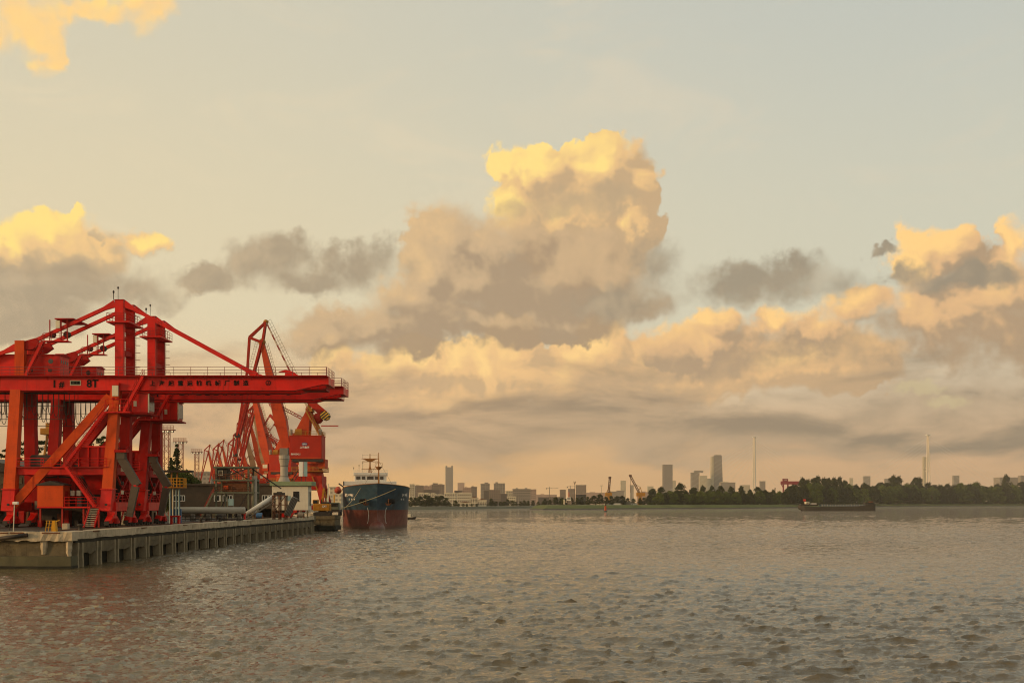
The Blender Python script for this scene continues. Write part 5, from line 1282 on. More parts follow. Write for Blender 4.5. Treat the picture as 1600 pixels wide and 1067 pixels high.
def skyline_tree(px, ptop, w, sp, label, dY=170, group=None):
    Y = bank_y(px, FRONT)+dY; z = 4.8; hm = wz(ptop+6.0, Y)-z
    base = sp[2]+{id(a): 12.5 for a in SPR}.get(id(sp), {id(a): 17.0 for a in SPC}.get(id(sp), 12.5))
    s = hm/base; return plant(sp, wx(px, Y), Y, z, max(w/FPX*Y/14.0, s*0.66 if sp not in SPC else s*0.6), rt.uniform(0, 6.28), label, group or 'taller trees standing above the right bank', sz=s)
skyline_tree(1063, 755, 27, SPD[0], 'large dark dome-shaped tree rising left of the grey towers', 130, 'landmark trees')
for q, (a, b, w) in enumerate(((1022, 770, 16), (1032, 768, 14), (1082, 760, 12), (1098, 758, 16), (1112, 758, 16), (1126, 757, 15), (1142, 759, 14), (1158, 758, 14), (1172, 762, 13), (1190, 764, 13), (1208, 763, 13))):
    skyline_tree(a, b, w, SPD[q % 3], ORD[q]+' small dark tree from the left poking above the low wood before the grey towers')
for q, (a, b) in enumerate(((1117, 757), (1129, 757), (1147, 757), (1160, 757), (1171, 761), (1211, 756))): skyline_tree(a, b, 11, SPC[q % 2], ORD[q]+' pointed dark conifer from the left above the wood before the grey towers')
for q, (a, b, w) in enumerate(((1254, 748, 17), (1262, 750, 16), (1271, 747, 15), (1278, 746, 14), (1287, 748, 14), (1294, 747, 13), (1303, 748, 14), (1312, 747, 13), (1320, 750, 12), (1396, 745, 14), (1404, 746, 13), (1431, 746, 13), (1437, 748, 12), (1572, 744, 15))):
    skyline_tree(a, b, w, SPD[q % 3], ORD[q]+' open-crowned tree from the left among those standing above the wood on the right bank', 200)
# shrubs under the edge of the wood
def shrubbery():
    rg = np.random.default_rng(77); n = 26000; t = rg.uniform(1012, 1660, n); Yb = np.array([bank_y(q, FRONT) for q in np.linspace(1012, 1660, 400)]); Yb = np.interp(t, np.linspace(1012, 1660, 400), Yb)
    Y = Yb+rg.uniform(56, 78, n); X = (t-CXP)/FPX*Y; hh = (3.0+3.2*np.abs(np.sin(t*0.21)*np.sin(t*0.083+1)))*Y/1700; Z = 5.0+rg.uniform(0, 1, n)**0.8*hh
    d = rg.normal(size=(n, 3)); d /= np.linalg.norm(d, axis=1)[:, None]; u = np.cross(d, rg.normal(size=(n, 3))); u /= np.linalg.norm(u, axis=1)[:, None]; v = np.cross(d, u); c = np.stack([X, Y, Z], 1); s = (0.8*rg.uniform(0.6, 1.3, n)*Y/1700)[:, None]
    P = np.stack([c-u*s, c-v*s*0.6, c+u*s, c+v*s*0.6], 1).reshape(-1, 3); me = bpy.data.meshes.new('shrubbery'); me.from_pydata(P.tolist(), [], np.arange(n*4).reshape(-1, 4).tolist()); me.materials.append(m_leafd)
    o = bpy.data.objects.new('shrubbery', me); COL.objects.link(o); return tag(o, 'low dark shrubs along the foot of the wood on the right bank', kind='stuff')
shrubbery()
# trees in front of the far city bank
LABL = 'dark tree in the belt along the far bank below the city'
px = 642.0
while px < 850:
    Y = bank_y(px, FB)+30+rt.uniform(0, 40); top = 776 if px < 700 else 783 if px < 765 else 781
    if 716 < px < 760: top = 789.5
    hm = max(4.0, wz(top+rt.uniform(-3, 3), Y)-3.0); sp = SPD[rt.randrange(3)]; s = hm/15.5
    plant(sp, wx(px, Y), Y, 2.8, s*1.15, rt.uniform(0, 6.28), LABL, 'tree belt below the city', sz=s)
    px += rt.uniform(5.0, 8.5)
px = 845.0
while px < 1040:
    Y = bank_y(px, FRONT)+120+rt.uniform(0, 40); top = 779 if px < 900 else 775 if 905 < px < 945 else 777
    hm = max(5.0, wz(top+rt.uniform(-3, 2), Y)-4.8); sp = SPD[rt.randrange(3)]; s = hm/15.5
    plant(sp, wx(px, Y), Y, 4.8, s*1.2, rt.uniform(0, 6.28), 'dark bushy tree behind the sheds and yellow cranes', 'trees behind the riverside sheds', sz=s)
    px += rt.uniform(6, 10)
for q, (a, b) in enumerate(((976, 770), (1001, 771), (1020, 769))): skyline_tree(a, b, 11, SPC[q % 2], ('pointed conifer between the two yellow riverside cranes', 'pointed conifer behind the leaning yellow crane', 'pointed conifer right of the leaning yellow crane')[q], 130)
# trees of the yard behind the gantry cranes
SYB = [species(90+i, 7.0, 6.0, 0.4, 60, 5200, 0.20, m_leafb) for i in range(2)]
SYS = [species(94+i, 6.0, 11.0, 5.0, 46, 1500, 0.24, m_leafd, 'sparse') for i in range(3)]
SYC = [species(98+i, 5.2, 12.0, 2.0, 120, 2600, 0.22, m_leafd, 'conifer') for i in range(2)]
plant(SYB[0], wx(288, 305), 305, ZD, 1.7, 0.3, 'round green bush-like tree right of the second gantry crane', 'yard trees', sz=1.75)
plant(SYB[1], wx(307, 312), 312, ZD, 1.35, 1.3, 'lower green tree beside the round one above the brown building', 'yard trees', sz=1.25)
plant(SYB[0], wx(272, 300), 300, ZD, 1.2, 2.2, 'green tree half hidden behind the pipe tower', 'yard trees', sz=1.9)
plant(SYC[0], wx(276, 292), 292, ZD, 1.15, 0.0, 'tall dark open conifer right of the second gantry crane', 'yard trees', sz=1.28)
plant(SYC[1], wx(267, 296), 296, ZD, 0.95, 0.0, 'shorter dark conifer beside the second gantry crane', 'yard trees', sz=1.05)
for q, (a, b, Y) in enumerate(((12, 702, 262), (40, 690, 250), (52, 682, 256), (70, 690, 262), (99, 676, 250), (128, 692, 258), (146, 684, 262), (158, 688, 256), (172, 676, 250))):
    hm = wz(b, Y)-ZD; sp = SYS[q % 3]; plant(sp, wx(a, Y), Y, ZD-0.06, 1.15, rt.uniform(0, 6), ORD[q]+' sparse leafy tree from the left seen between the gantry crane legs', 'sparse trees behind the gantry cranes', sz=hm/16.0)

# ---------------------------------------------------------------- far buildings
def facade(name, base, rough=0.6, fx=3.2, fz=3.3, win=(0.05, 0.05, 0.05), amt=0.6, vert=True):
    """wall colour with rows of openings too far away to tell apart"""
    m = bpy.data.materials.new(name); m.use_nodes = True; S.nt = m.node_tree; bs = S.nt.nodes['Principled BSDF']
    x, y, z = SEP(S(node('ShaderNodeTexCoord').outputs['Object']))
    a = M('GREATER_THAN', M('FRACT', (x+y)*(1.0/fx)), 0.45) if vert else 1.0
    b = M('GREATER_THAN', M('FRACT', z*(1.0/fz)), 0.5)
    n = NOISE(S(node('ShaderNodeTexCoord').outputs['Object']), 0.08, 3.0, 0.6)
    S.put(bs.inputs['Base Color'], MIX((a*b)*amt, MIX(n, tuple(0.85*v for v in base), tuple(min(1, 1.12*v) for v in base)), win)); bs.inputs['Roughness'].default_value = rough
    return m
f_grey = facade('facade_grey', (0.28, 0.25, 0.21)); f_pale = facade('facade_pale', (0.50, 0.45, 0.33), amt=0.5); f_brown = facade('facade_brown', (0.22, 0.17, 0.13)); f_cream = facade('facade_cream', (0.58, 0.52, 0.38), amt=0.55)
f_pink = facade('facade_pink', (0.42, 0.30, 0.24), amt=0.5); f_tower = facade('facade_glass', (0.24, 0.22, 0.20), 0.35, 2.0, 4.0, (0.12, 0.11, 0.10), 0.5); f_dark = facade('facade_dark', (0.11, 0.09, 0.075))
def block(x0, x1, top, Y, mat, label, steps=(), roof=None, name='apartment_building', depth=None, group='buildings of the far city', wins=0, zb=3.0, rz=0.0):
    """building spanning photo columns x0..x1 at depth Y; steps = extra roof volumes (x0,x1,top)"""
    xa, xb = wx(x0, Y), wx(x1, Y); zt = wz(top, Y); cx = (xa+xb)/2; d = depth or max(14.0, (xb-xa)*0.6)
    b = thing(name, label, 'building', (cx, Y, zb), rz, group)
    MB().box(xa-cx, xb-cx, 0, d, 0, zt-zb).build('wall', mat, b)
    MB().box(xa-cx-0.4, xb-cx+0.4, -0.4, d+0.4, zt-zb+0.003, zt-zb+1.0).build('parapet', mat, b)
    for a, c_, t in steps: MB().box(wx(a, Y)-cx, wx(c_, Y)-cx, d*0.15, d*0.8, zt-zb+0.9, wz(t, Y)-zb).build('roof_block', mat, b)
    if wins:
        nr = max(1, int((zt-zb)/4.2)); w = (xb-xa)/(wins*2+1)
        for r in range(nr):
            for k in range(wins):
                xs = xa-cx+w*(2*k+1); zz = (zt-zb)*(r+0.35)/nr; MB().box(xs, xs+w, -0.25, -0.02, zz, zz+min(2.0, (zt-zb)*0.4/nr)).build('window', f_dark, b)
    return b
# towers that stand out
tw = block(696, 707.5, 730, 5200, f_tower, 'tall slim tower with a notched top above the left bank', name='office_tower', depth=34)
for a, b_ in ((696, 698.5), (705, 707.5)): MB().box(wx(a, 5200)-tw.location.x, wx(b_, 5200)-tw.location.x, 4, 26, wz(730, 5200)-3+1.0, wz(727.5, 5200)-3).build('crown_fin', f_tower, tw)
block(1036, 1051, 726, 4300, f_tower, 'broad flat-topped grey tower left of the stepped towers', name='office_tower', depth=30)
block(1051, 1056, 751, 4600, f_pale, 'small pale block tucked behind the broad flat-topped tower')
block(1080, 1093, 738.5, 4500, f_grey, 'left volume of the stepped grey towers', steps=((1085, 1099, 735),), name='office_tower')
block(1093, 1105, 743.5, 4200, f_pale, 'pale front volume of the stepped towers', name='office_tower'); block(1105, 1111, 748, 4400, f_pale, 'lowest step of the stepped towers beside the tapered tower', name='office_tower')
t2 = thing('office_tower', 'tallest tapered tower right of the stepped towers', 'building', (wx(1120, 4400), 4400, 3), group='buildings of the far city')
def taper(a0, a1, b0, b1, top, Y, cx, d): return MB().loft([[(wx(a0, Y)-cx, 0, 0), (wx(a1, Y)-cx, 0, 0), (wx(a1, Y)-cx, d, 0), (wx(a0, Y)-cx, d, 0)], [(wx(b0, Y)-cx, 2, wz(top, Y)-3), (wx(b1, Y)-cx, 2, wz(top, Y)-3), (wx(b1, Y)-cx, d, wz(top, Y)-3), (wx(b0, Y)-cx, d, wz(top, Y)-3)]])
taper(1115.5, 1130.5, 1116, 1128, 711.5, 4400, t2.location.x, 30).build('shaft', f_tower, t2, fix=True); taper(1111, 1115.2, 1112, 1115.4, 713, 4400, t2.location.x, 28).build('side_fin', f_pale, t2, fix=True); MB().box(-6, 18, 6, 24, wz(711.5, 4400)-3+0.01, wz(710.5, 4400)-3).build('crown', f_grey, t2)
bl_ = block(1126, 1149, 754, 3600, f_grey, 'low wide grey block with a lit roof edge below the tapered tower')
MB().box(wx(1126, 3600)-bl_.location.x, wx(1138, 3600)-bl_.location.x, -0.6, 2, wz(754, 3600)-3+1.02, wz(752.5, 3600)-3).build('roof_sign', f_cream, bl_)
for a, b_, t, Y, mt, lab in ((1012, 1021, 760, 3800, f_pale, 'small pale tower left of the broad flat-topped tower'), (970, 978, 751, 5000, f_pale, 'slim pale tower between the two yellow cranes'), (985, 990, 758, 4600, f_grey, 'short grey tower left of the leaning yellow crane'),
    (900, 916, 758, 3300, f_brown, 'square unfinished block left of the yellow cranes'), (888, 898, 764, 3000, f_brown, 'brown block left of the square unfinished block'), (875, 884, 765.5, 2800, f_brown, 'small brown block behind the riverside wheelhouse'),
    (715, 725.5, 754.5, 4000, f_pink, 'pinkish square block right of the slim notched tower'), (1188, 1196, 752, 3700, f_grey, 'small grey block just right of the left bridge pylon'), (1160, 1172, 758, 3900, f_pale, 'low pale block between the tapered tower and the left bridge pylon'),
    (1350, 1360, 744, 5600, f_grey, 'faint arched block behind the wood'), (1328, 1333, 747, 5800, f_pale, 'faint pointed block left of the arched one'), (1383, 1390, 748, 5600, f_grey, 'faint stubby block right of the arched one'),
    (1443, 1448, 714, 5000, f_pale, 'slender pale tower right behind the right bridge pylon'), (1490, 1499, 743, 5200, f_grey, 'lone faint grey block right of the right bridge pylon'), (1562, 1600, 746, 4600, f_grey, 'long faint grey block at the far right edge'), (1595, 1612, 743, 4500, f_grey, 'end block at the right edge of the picture')):
    block(a, b_, t, Y, mt, lab)
# the residential front on the left bank
for a, b_, t, Y, mt, st, w, lab in (
    (640, 648, 757, 2300, f_pale, ((641, 646, 756),), 3, 'pale flats directly right of the ship'), (648, 662, 759, 2400, f_brown, ((650, 655, 757.5), (657, 660, 758)), 5, 'brown flats second from the ship'),
    (662, 674, 760, 2350, f_pink, ((664, 668, 758), (671, 673, 757.5)), 4, 'reddish flats left of the higher dark block'), (674, 694, 757.5, 2300, f_brown, ((676, 684, 754.5), (686, 691, 756)), 6, 'higher dark flats left of the slim notched tower'),
    (641, 653, 777.5, 1700, f_cream, (), 4, 'small white house above the trees right of the ship'), (653, 670, 771, 1900, f_cream, ((655, 660, 769.5), (664, 668, 769.5)), 6, 'cream terrace in front of the brown flats'), (662, 686, 766, 2100, f_dark, ((668, 676, 764.5),), 6, 'dark low block behind the cream terrace'),
    (671, 682, 772, 1850, f_cream, ((673, 679, 770),), 4, 'cream block right of the cream terrace'), (683, 697, 773, 1950, f_pale, ((685, 690, 771.5),), 5, 'pale low flats left of the notched tower foot'), (694, 713, 771, 1900, f_cream, ((697, 702, 769), (706, 711, 769)), 7, 'cream flats at the foot of the notched tower'),
    (710, 722, 767, 2100, f_dark, (), 4, 'dark low block right of the notched tower foot'), (714, 737, 771, 1950, f_cream, ((717, 722, 769), (727, 733, 769)), 7, 'cream flats above the white riverside houses'), (722, 736, 762, 2500, f_pink, ((723, 725, 759.5), (727, 729, 760), (737, 740, 759)), 4, 'reddish flats with sunlit turrets'),
    (736, 745, 761, 2480, f_brown, (), 3, 'brown end of the reddish flats'), (751, 765, 756, 2600, f_grey, ((757, 763, 753.5),), 4, 'left of the two sunlit twin towers'), (771.5, 789, 755.5, 2600, f_grey, ((774, 778, 753),), 5, 'right of the two sunlit twin towers'),
    (756, 766, 766.5, 2200, f_dark, (), 3, 'dark block in front of the left twin tower'), (764, 782, 766, 2150, f_brown, ((764, 776, 765),), 5, 'framed brown block between the twin towers'), (782, 792, 772, 2000, f_dark, (), 3, 'dark block below the right twin tower'), (790, 802, 767.5, 2300, f_pale, (), 3, 'pale framed block left of the long grey slab'),
    (801, 829, 764.5, 2050, f_grey, ((806, 809, 762), (820, 824, 762)), 9, 'long grey slab with two roof huts'), (828, 838, 765, 2700, f_pink, ((833, 837, 764),), 3, 'faint pink block behind the long grey slab'), (792, 806, 776, 1850, f_cream, (), 4, 'low cream shed left of the long grey slab'),
    (841, 858, 777.5, 2000, f_dark, (), 5, 'dark long shed right of the long grey slab'), (858, 880, 777, 2100, f_brown, (), 6, 'brown long shed behind the riverside wheelhouse'), (838, 870, 773, 3300, f_pink, ((845, 850, 771.5),), 0, 'faint far rooftops right of the long grey slab'), (900, 935, 772, 3300, f_pink, ((904, 914, 770.5),), 0, 'faint far rooftops left of the yellow cranes'),
    (916, 948, 770, 3700, f_pink, ((922, 930, 768.5),), 0, 'faint far terrace behind the first yellow crane'), (950, 975, 768, 3600, f_grey, ((964, 976, 766),), 0, 'faint grey terrace between the yellow cranes'), (996, 1014, 769, 3500, f_pink, ((1003, 1009, 767.5),), 0, 'faint far terrace right of the leaning yellow crane'), (1014, 1040, 771, 3400, f_grey, (), 0, 'faint low terrace left of the dome-shaped tree')):
    block(a, b_, t, Y, mt, lab, st, wins=w)
# white riverside houses on the left bank
for a, b_, t, bt, Y, lab, w in ((717, 737, 786.5, 791, 1480, 'long low white riverside house with arches', 8), (735, 747, 779, 790, 1500, 'tall white riverside house with a gable', 4), (746, 760, 782, 790, 1500, 'white two-storey riverside house beside the gabled one', 5)):
    h_ = block(a, b_, t, Y, f_cream, lab, wins=w, name='riverside_house', group='white houses on the left bank', depth=12)
    xa, xb = wx(a, Y)-h_.location.x, wx(b_, Y)-h_.location.x; zt = wz(t, Y)-3
    MB().prism([(xa-0.5, zt+1.01), (xb+0.5, zt+1.01), ((xa+xb)/2, zt+2.6)], 'y', -0.5, 12.4).build('roof', m_rust, h_)
# bridge pylons
m_pyl = paint('pylon_concrete', (0.62, 0.58, 0.50), 0.8, 0.06, 0.02); m_pylb = paint('pylon_pale_side', (0.66, 0.68, 0.66), 0.8, 0.06, 0.02)
for px, top, Y, sgn, lab in ((1179.5, 683, 3900, 1, 'left of the two tall white bridge pylons'), (1451, 680, 3800, 1, 'right of the two tall white bridge pylons')):
    t = wz(top, Y)-3; k = Y/FPX
    b = thing('bridge_pylon', lab, 'bridge pylon', (wx(px, Y), Y, 3), group='bridge pylons')
    for s0, s1, y0, y1, mt in ((-3.0, -1.6, 0, 0, m_pyl), (6.8, 1.2, 60, 10, m_pylb)):
        MB().bar((s0*k, y0, 0), (s1*k, y1, t), 2.3*k, 7.0, 1.7*k, 5.5, up=(0,1,0)).build('leg', mt, b)
    MB().bar((2.6*k if px > 1300 else 0.2*k, -4, 0), (-1.0*k, -4, t*0.98), 1.2*k, 5, 0.9*k, 4, up=(0,1,0)).build('front_leg', m_pyl, b)
    MB().box(-3.0*k, 2.8*k, -4, 14, t, t+1.2*k).build('head', m_pylb, b)
    for q in (0.42, 0.46): MB().box(-2.6*k, 1.8*k, -5, 20, t*q*1.14, t*q*1.14+1.0*k).build('cross_beam', m_pyl, b)
    mb = MB()
    for side in (-1, 1):
        for q in range(9): mb.tube((0, 5, t*(0.97-0.04*q)), (side*(300-30*q), 5, 40), 0.22, 4, caps=False)
    o = mb.build('stay_cables', m_pylb, b); o['kind'] = 'stuff'
# red gantry on the right bank behind the wood
rg_ = thing('shipyard_gantry', 'dark red shipyard gantry showing above the wood', 'gantry', (wx(1235, 2500), 2500, 5), group='shipyard gantry')
k = 2500/FPX; m_gred = paint('gantry_maroon', (0.22, 0.03, 0.035), 0.6, 0.2, 0.05)
for x in (-11, -4, 9): MB().bar((x*k, 0, 0), (x*k, 0, 36*k), 2.0*k).build('leg', m_gred, rg_)
MB().box(-15*k, 13*k, -3, 3, 31*k, 36*k).build('girder', m_gred, rg_); MB().box(-12*k, -4*k, -3, 3, 36*k+0.02, 40*k).build('trolley_house', m_gred, rg_); MB().box(-10*k, -6*k, -3.1, 3.1, 37.5*k, 38.8*k).build('opening', f_pale, rg_)
for x in (-14, 12): MB().bar((x*k, 0, 31*k), (x*0.8*k, 0, 26*k), 1.2*k).build('knee', m_gred, rg_)
# ---------------------------------------------------------------- riverside sheds, cranes and craft
def px_thing(name, label, cat, px, Y, z, group=None): return thing(name, label, cat, (wx(px, Y), Y, z), 0, group)
m_ycr = paint('yellow_crane_paint', (0.40, 0.19, 0.02), 0.6, 0.2, 0.1, RUST, 0.2, 0.2); m_jibd = paint('jib_dark', (0.10, 0.05, 0.035), 0.7, 0.2, 0.1)
for px, tip, ptop, Y, lab in ((951, 953, 745, 1545, 'upright yellow river crane with its dark lattice jib raised straight up'), (1000, 985, 742, 1600, 'leaning yellow river crane with its jib tilted to the left')):
    k = Y/FPX; c_ = px_thing('river_crane', lab, 'crane', px, Y, 4.9, 'yellow cranes on the right bank'); zt = wz(ptop, Y)-4.9; zb_ = wz(775, Y)-4.9
    MB().bar((0, 0, 0), (0, 0, zb_), 6*k, 6*k, 4.5*k, 4.5*k, up=(0,1,0)).build('pedestal', m_ycr, c_)
    MB().box(-5.5*k, 5.0*k if px < 980 else 8*k, -3, 5, zb_, zb_+5.5*k).build('machinery_house', m_ycr, c_)
    mb = MB(); a = Vector((-1*k if px > 980 else 0, 0, zb_+5*k)); b_ = Vector(((tip-px)*k, 0, zt-1.5*k)); lattice(mb, a, b_, 3.2*k*0.8, 0.34, 9); mb.build('jib', m_jibd, c_)
    MB().box(b_.x-2.2*k, b_.x+2.0*k, -1.5, 1.5, b_.z-0.8*k, b_.z+2.0*k).build('jib_head', m_jibd, c_)
    for q in (-3.5, 3.0): MB().bar((q*k, 0, zb_+5.4*k), (0.5*k, 0, zb_+14*k), 0.9*k).build('a_frame', m_ycr, c_)
    MB().bar((0.5*k, 0, zb_+14*k), a.lerp(b_, 0.55), 0.5).build('tie', m_jibd, c_)
    MB().tube(b_, b_-Vector((0, 0, zt*0.55)), 0.22, 4).build('rope', m_jibd, c_)
for a, b_, t, Y, mt, lab in ((928, 940, 786, 1530, m_white, 'low white shed left of the upright yellow crane'), (944, 969, 785.5, 1540, m_white, 'long low white shed behind the upright yellow crane'), (971, 985, 783.5, 1560, m_grey, 'grey flat-roofed shed between the yellow cranes'), (985, 994, 785.8, 1570, m_white, 'small white shed left of the leaning yellow crane')):
    xa, xb = wx(a, Y), wx(b_, Y); cx = (xa+xb)/2; s_ = thing('riverside_shed', lab, 'shed', (cx, Y-6, 4.7), 0, 'sheds on the right bank'); h_ = wz(t, Y)-4.7
    MB().box(xa-cx, xb-cx, 0, 8, 0, h_*0.7).build('wall', mt, s_); MB().prism([(xa-cx-0.4, h_*0.7), (xb-cx+0.4, h_*0.7), (xb-cx-0.5, h_), (xa-cx+0.5, h_)], 'y', -0.4, 8.4).build('roof', m_pipe if mt == m_white else m_grey, s_); MB().box(xa-cx+1, xa-cx+2.5, -0.06, -0.01, 0.1, h_*0.5).build('door', m_dark, s_)
qw = thing('timber_wharf', 'dark low wharf in front of the white riverside sheds', 'wharf', (wx(950, 1515), 1515, 3.4)); MB().box(wx(915, 1515)-qw.location.x, wx(1010, 1515)-qw.location.x, 0, 5, 0, 1.6).build('deck', m_dark, qw)
for k in range(14): MB().bar((-29+k*6, -0.2, -2.5), (-29+k*6, -0.2, 1.2), 0.7).build('pile', m_dark, qw)
# workboat wheelhouse moored behind the tip
wb = thing('work_ship', 'small ship with white wheelhouse and dark hull moored behind the grassy tip', 'ship', (wx(885, 1420), 1420, 0)); k = 1420/FPX
MB().prism([(-13*k, 6.0), (-12*k, 3.0), (11*k, 3.0), (12.5*k, 5.6)], 'y', -5, 5).build('hull', m_dark, wb); MB().box(2*k, 8*k, -4, 4, 5.7, 10.5).build('deck_house', f_brown, wb); MB().box(0.5*k, 7*k, -3.5, 3.5, 10.5, 14.5).build('wheelhouse', m_white, wb); MB().box(1.2*k, 6.5*k, -3.6, -3.52, 12.2, 13.6).build('window', m_glass, wb); MB().box(-5*k, -2.5*k, -3, 3, 5.7, 11.5).build('fore_house', f_cream, wb)
MB().tube((4*k, 0, 14.5), (4*k, 0, 21), 0.5, 6).build('mast', m_orng, wb); MB().tube((-6*k, 0, 5.5), (-6*k, 0, 14), 1.6, 8, 1.2).build('funnel', m_leafd, wb)
for px, ptop, Y, lab in ((898, 754, 1750, 'tall dark pole with a bracket head right of the small ship'), (940, 759, 1640, 'thin pale floodlight pole left of the upright yellow crane'), (988.5, 760, 1660, 'thin pale floodlight pole left of the leaning yellow crane'), (1035, 775, 1560, 'thin orange pole at the left end of the wood')):
    l_ = thing('light_pole', lab, 'pole', (wx(px, Y), Y, 4.8), 0, 'poles on the right bank'); h_ = wz(ptop, Y)-4.8; mt = m_dark if px < 900 else m_orng if px > 1030 else m_pipe
    MB().tube((0, 0, 0), (0, 0, h_), 0.55 if px < 900 else 0.4, 6, 0.3).build('pole', mt, l_); MB().box(-1.8, 1.8, -0.5, 0.5, h_, h_+0.8).build('head', mt, l_)
    if px < 900:
        for x in (-1.6, 1.6): MB().bar((0, 0, h_-3), (x, 0, h_+2.4), 0.4).build('bracket', mt, l_)
for px, ptop, Y, w, lab in ((858.5, 762, 3200, 14, 'faint tower crane right of the long grey slab'), (891, 760, 3400, 9, 'faint tower crane beside the square unfinished block')):
    k = Y/FPX; l_ = thing('tower_crane', lab, 'crane', (wx(px, Y), Y, 3), 0, 'faint tower cranes'); h_ = wz(ptop, Y)-3; MB().bar((0, 0, 0), (0, 0, h_+3), 1.0*k).build('mast', m_grey, l_); MB().bar((-5*k, 0, h_), (w*k, 0, h_), 0.6*k).build('jib', m_grey, l_); MB().box(-5*k, -3.6*k, -2, 2, h_-2*k, h_).build('counterweight', m_grey, l_)
# channel buoy
bu = thing('channel_buoy', 'red channel buoy floating before the yellow cranes', 'buoy', (wx(946, 1010), 1010, 0), 0); k = 1010/FPX
m_buoy = paint('buoy_red', (0.55, 0.03, 0.015), 0.5, 0.1, 0.3)
MB().lathe([(2.2*k, -0.6), (2.3*k, 0.3), (1.9*k, 0.8), (1.0*k, 1.0)], n=12).build('float', m_dark, bu); MB().lathe([(1.7*k, 1.0), (1.3*k, 4.6), (0.5*k, 5.0)], n=10).build('tower', m_buoy, bu); MB().box(-1.2*k, -0.4*k, -1.75*k, -1.60*k, 1.4, 4.0).build('stripe', m_yel, bu); MB().ell((0, 0, 5.4), (0.4, 0.4, 0.5), 8, 4).build('lantern', m_dark, bu)
# sand barge under way
BY = 1085.0; k = BY/FPX
ba = thing('river_barge', 'long dark brown river barge passing the wooded bank', 'barge', (wx(1307, BY), BY, 0), R(0))
m_barge = paint('barge_brown', (0.050, 0.044, 0.036), 0.7, 0.3, 0.08, (0.028, 0.025, 0.022), 0.3, 0.4); m_bargeb = paint('barge_hold_blue', (0.10, 0.13, 0.16), 0.6, 0.2, 0.1)
L2 = 60*k; hb = 5.0
secs = []
for t, wf, top, bot in ((-1.0, 0.35, 5.0, 3.2), (-0.96, 0.7, 4.8, 1.6), (-0.85, 1.0, 4.5, -0.6), (-0.5, 1.0, 3.7, -1.0), (0, 1.0, 3.9, -1.0), (0.5, 1.0, 4.4, -1.0), (0.85, 1.0, 6.0, -1.0), (0.95, 0.9, 6.4, -0.8), (0.985, 0.7, 6.6, 0.4)):
    w = hb*wf; secs.append([(t*L2, -w, bot), (t*L2, w, bot), (t*L2, w, top), (t*L2, -w, top)])
MB().loft(secs).build('hull', m_barge, ba, fix=True)
MB().box(-0.42*L2, 0.70*L2, -4.2, 4.2, 4.4, 6.0).build('hold_coaming', m_bargeb, ba)
mb = MB()
for q in range(16): mb.box(-0.41*L2+q*2.5, -0.41*L2+q*2.5+0.5, -4.4, -4.22, 4.5, 6.1)
o = mb.build('coaming_stays', m_pipe, ba); o['kind'] = 'stuff'
wh_ = thing_part('wheelhouse', ba); MB().box(-0.95*L2, -0.5*L2, -4, 4, 4.8, 6.4).build('deck_house', m_dark, wh_); MB().box(-0.82*L2, -0.72*L2, -2.5, 2.5, 6.4, 8.6).build('cabin', m_cream, wh_, bevel=0.3); MB().box(-0.66*L2, -0.54*L2, -3, 3, 6.4, 7.2).build('awning', m_white, wh_); MB().box(-0.80*L2, -0.74*L2, -2.56, -2.51, 7.2, 8.2).build('window', m_glass, wh_)
MB().tube((-0.85*L2, 0, 6), (-0.85*L2, 0, 10.2), 0.2, 5).build('flag_pole', m_dark, ba); MB().box(-0.87*L2, -0.80*L2, -0.1, 0.1, 9.2, 11.0).build('red_flag', m_buoy, ba)
fo = thing_part('forecastle', ba); MB().box(0.72*L2, 0.95*L2, -3.5, 3.5, 6.2, 8.0).build('house', m_dark, fo); MB().tube((0.8*L2, 0, 8), (0.8*L2, 0, 10.5), 0.2, 5).build('mast', m_dark, fo); MB().box(0.86*L2, 0.92*L2, -3, 3, 8.0, 9.0).build('winch', m_rust, fo)
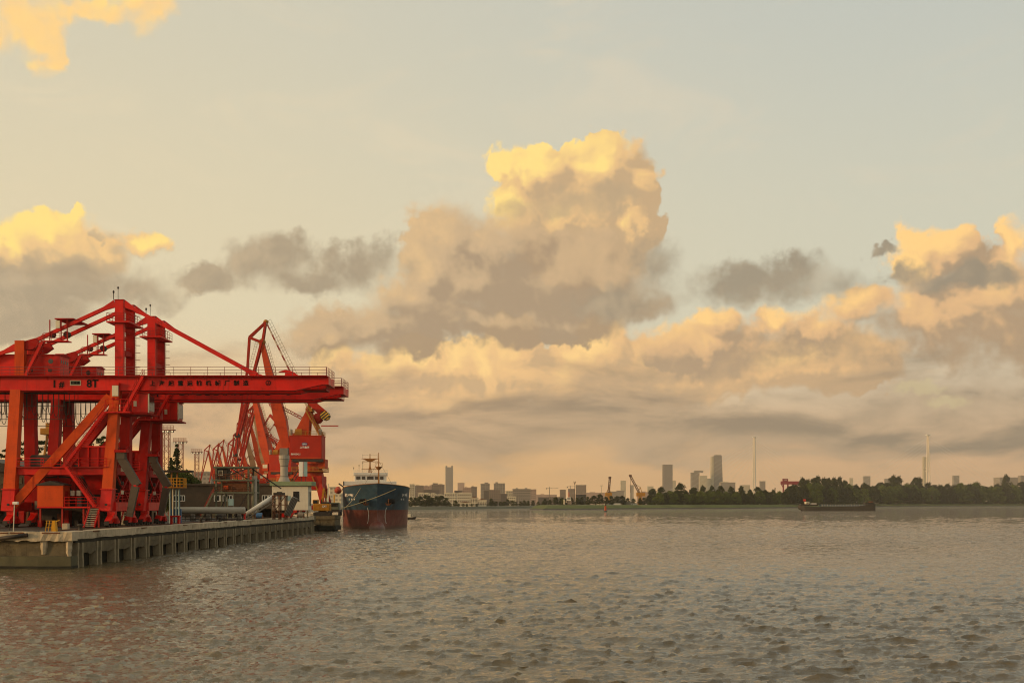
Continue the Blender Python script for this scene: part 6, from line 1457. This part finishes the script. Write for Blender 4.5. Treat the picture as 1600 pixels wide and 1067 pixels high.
# tender by the ship's quarter
td = thing('small_launch', 'tiny dark launch on the water just right of the blue ship', 'boat', (wx(641, 520), 520, 0))
MB().loft([[(-2.4, -0.9, 0.9), (-2.4, 0.9, 0.9), (-2.2, 0.6, -0.4), (-2.2, -0.6, -0.4)], [(1.2, -0.9, 0.9), (1.2, 0.9, 0.9), (1.2, 0.6, -0.4), (1.2, -0.6, -0.4)], [(2.8, -0.1, 1.2), (2.8, 0.1, 1.2), (2.3, 0.1, 0), (2.3, -0.1, 0)]]).build('hull', m_dark, td, fix=True); MB().box(-1.6, 0.2, -0.7, 0.7, 0.9, 2.3).build('cabin', m_cream, td); MB().box(0.21, 0.26, -0.5, 0.5, 1.4, 2.1).build('window', m_glass, td)
# grey flats behind the yard on the left
block(300, 330, 739, 900, f_grey, 'hazy grey flats behind the yard left of the portal cranes', ((312, 322, 736),), group='buildings behind the yard', zb=4); block(515, 524, 762, 1000, f_pale, 'pale flats seen between the portal crane and the ship', group='buildings behind the yard', zb=4); block(522, 533, 772, 900, f_cream, 'white low flats just left of the ship bow', group='buildings behind the yard', zb=4)
block(395, 440, 742, 1000, f_grey, 'grey flats behind the row of portal cranes', ((405, 415, 738),), group='buildings behind the yard', zb=4); block(330, 396, 752, 1050, f_pink, 'reddish hazy sheds behind the farthest portal cranes', group='buildings behind the yard', zb=4)
# ---------------------------------------------------------------- haze: even, pale air round the whole scene
m_haze = bpy.data.materials.new('haze_air'); m_haze.use_nodes = True; nt = m_haze.node_tree; nt.nodes.clear()
pv = nt.nodes.new('ShaderNodeVolumePrincipled'); pv.inputs['Color'].default_value = (0.96, 0.88, 0.78, 1); pv.inputs['Density'].default_value = 0.00005; pv.inputs['Anisotropy'].default_value = 0.35
ou = nt.nodes.new('ShaderNodeOutputMaterial'); nt.links.new(pv.outputs[0], ou.inputs['Volume'])
hz_ = MB().box(-6500, 6500, -300, 11800, -3.2, 300).build('haze', m_haze); tag(hz_, 'thin warm haze over the river and the city', kind='stuff')
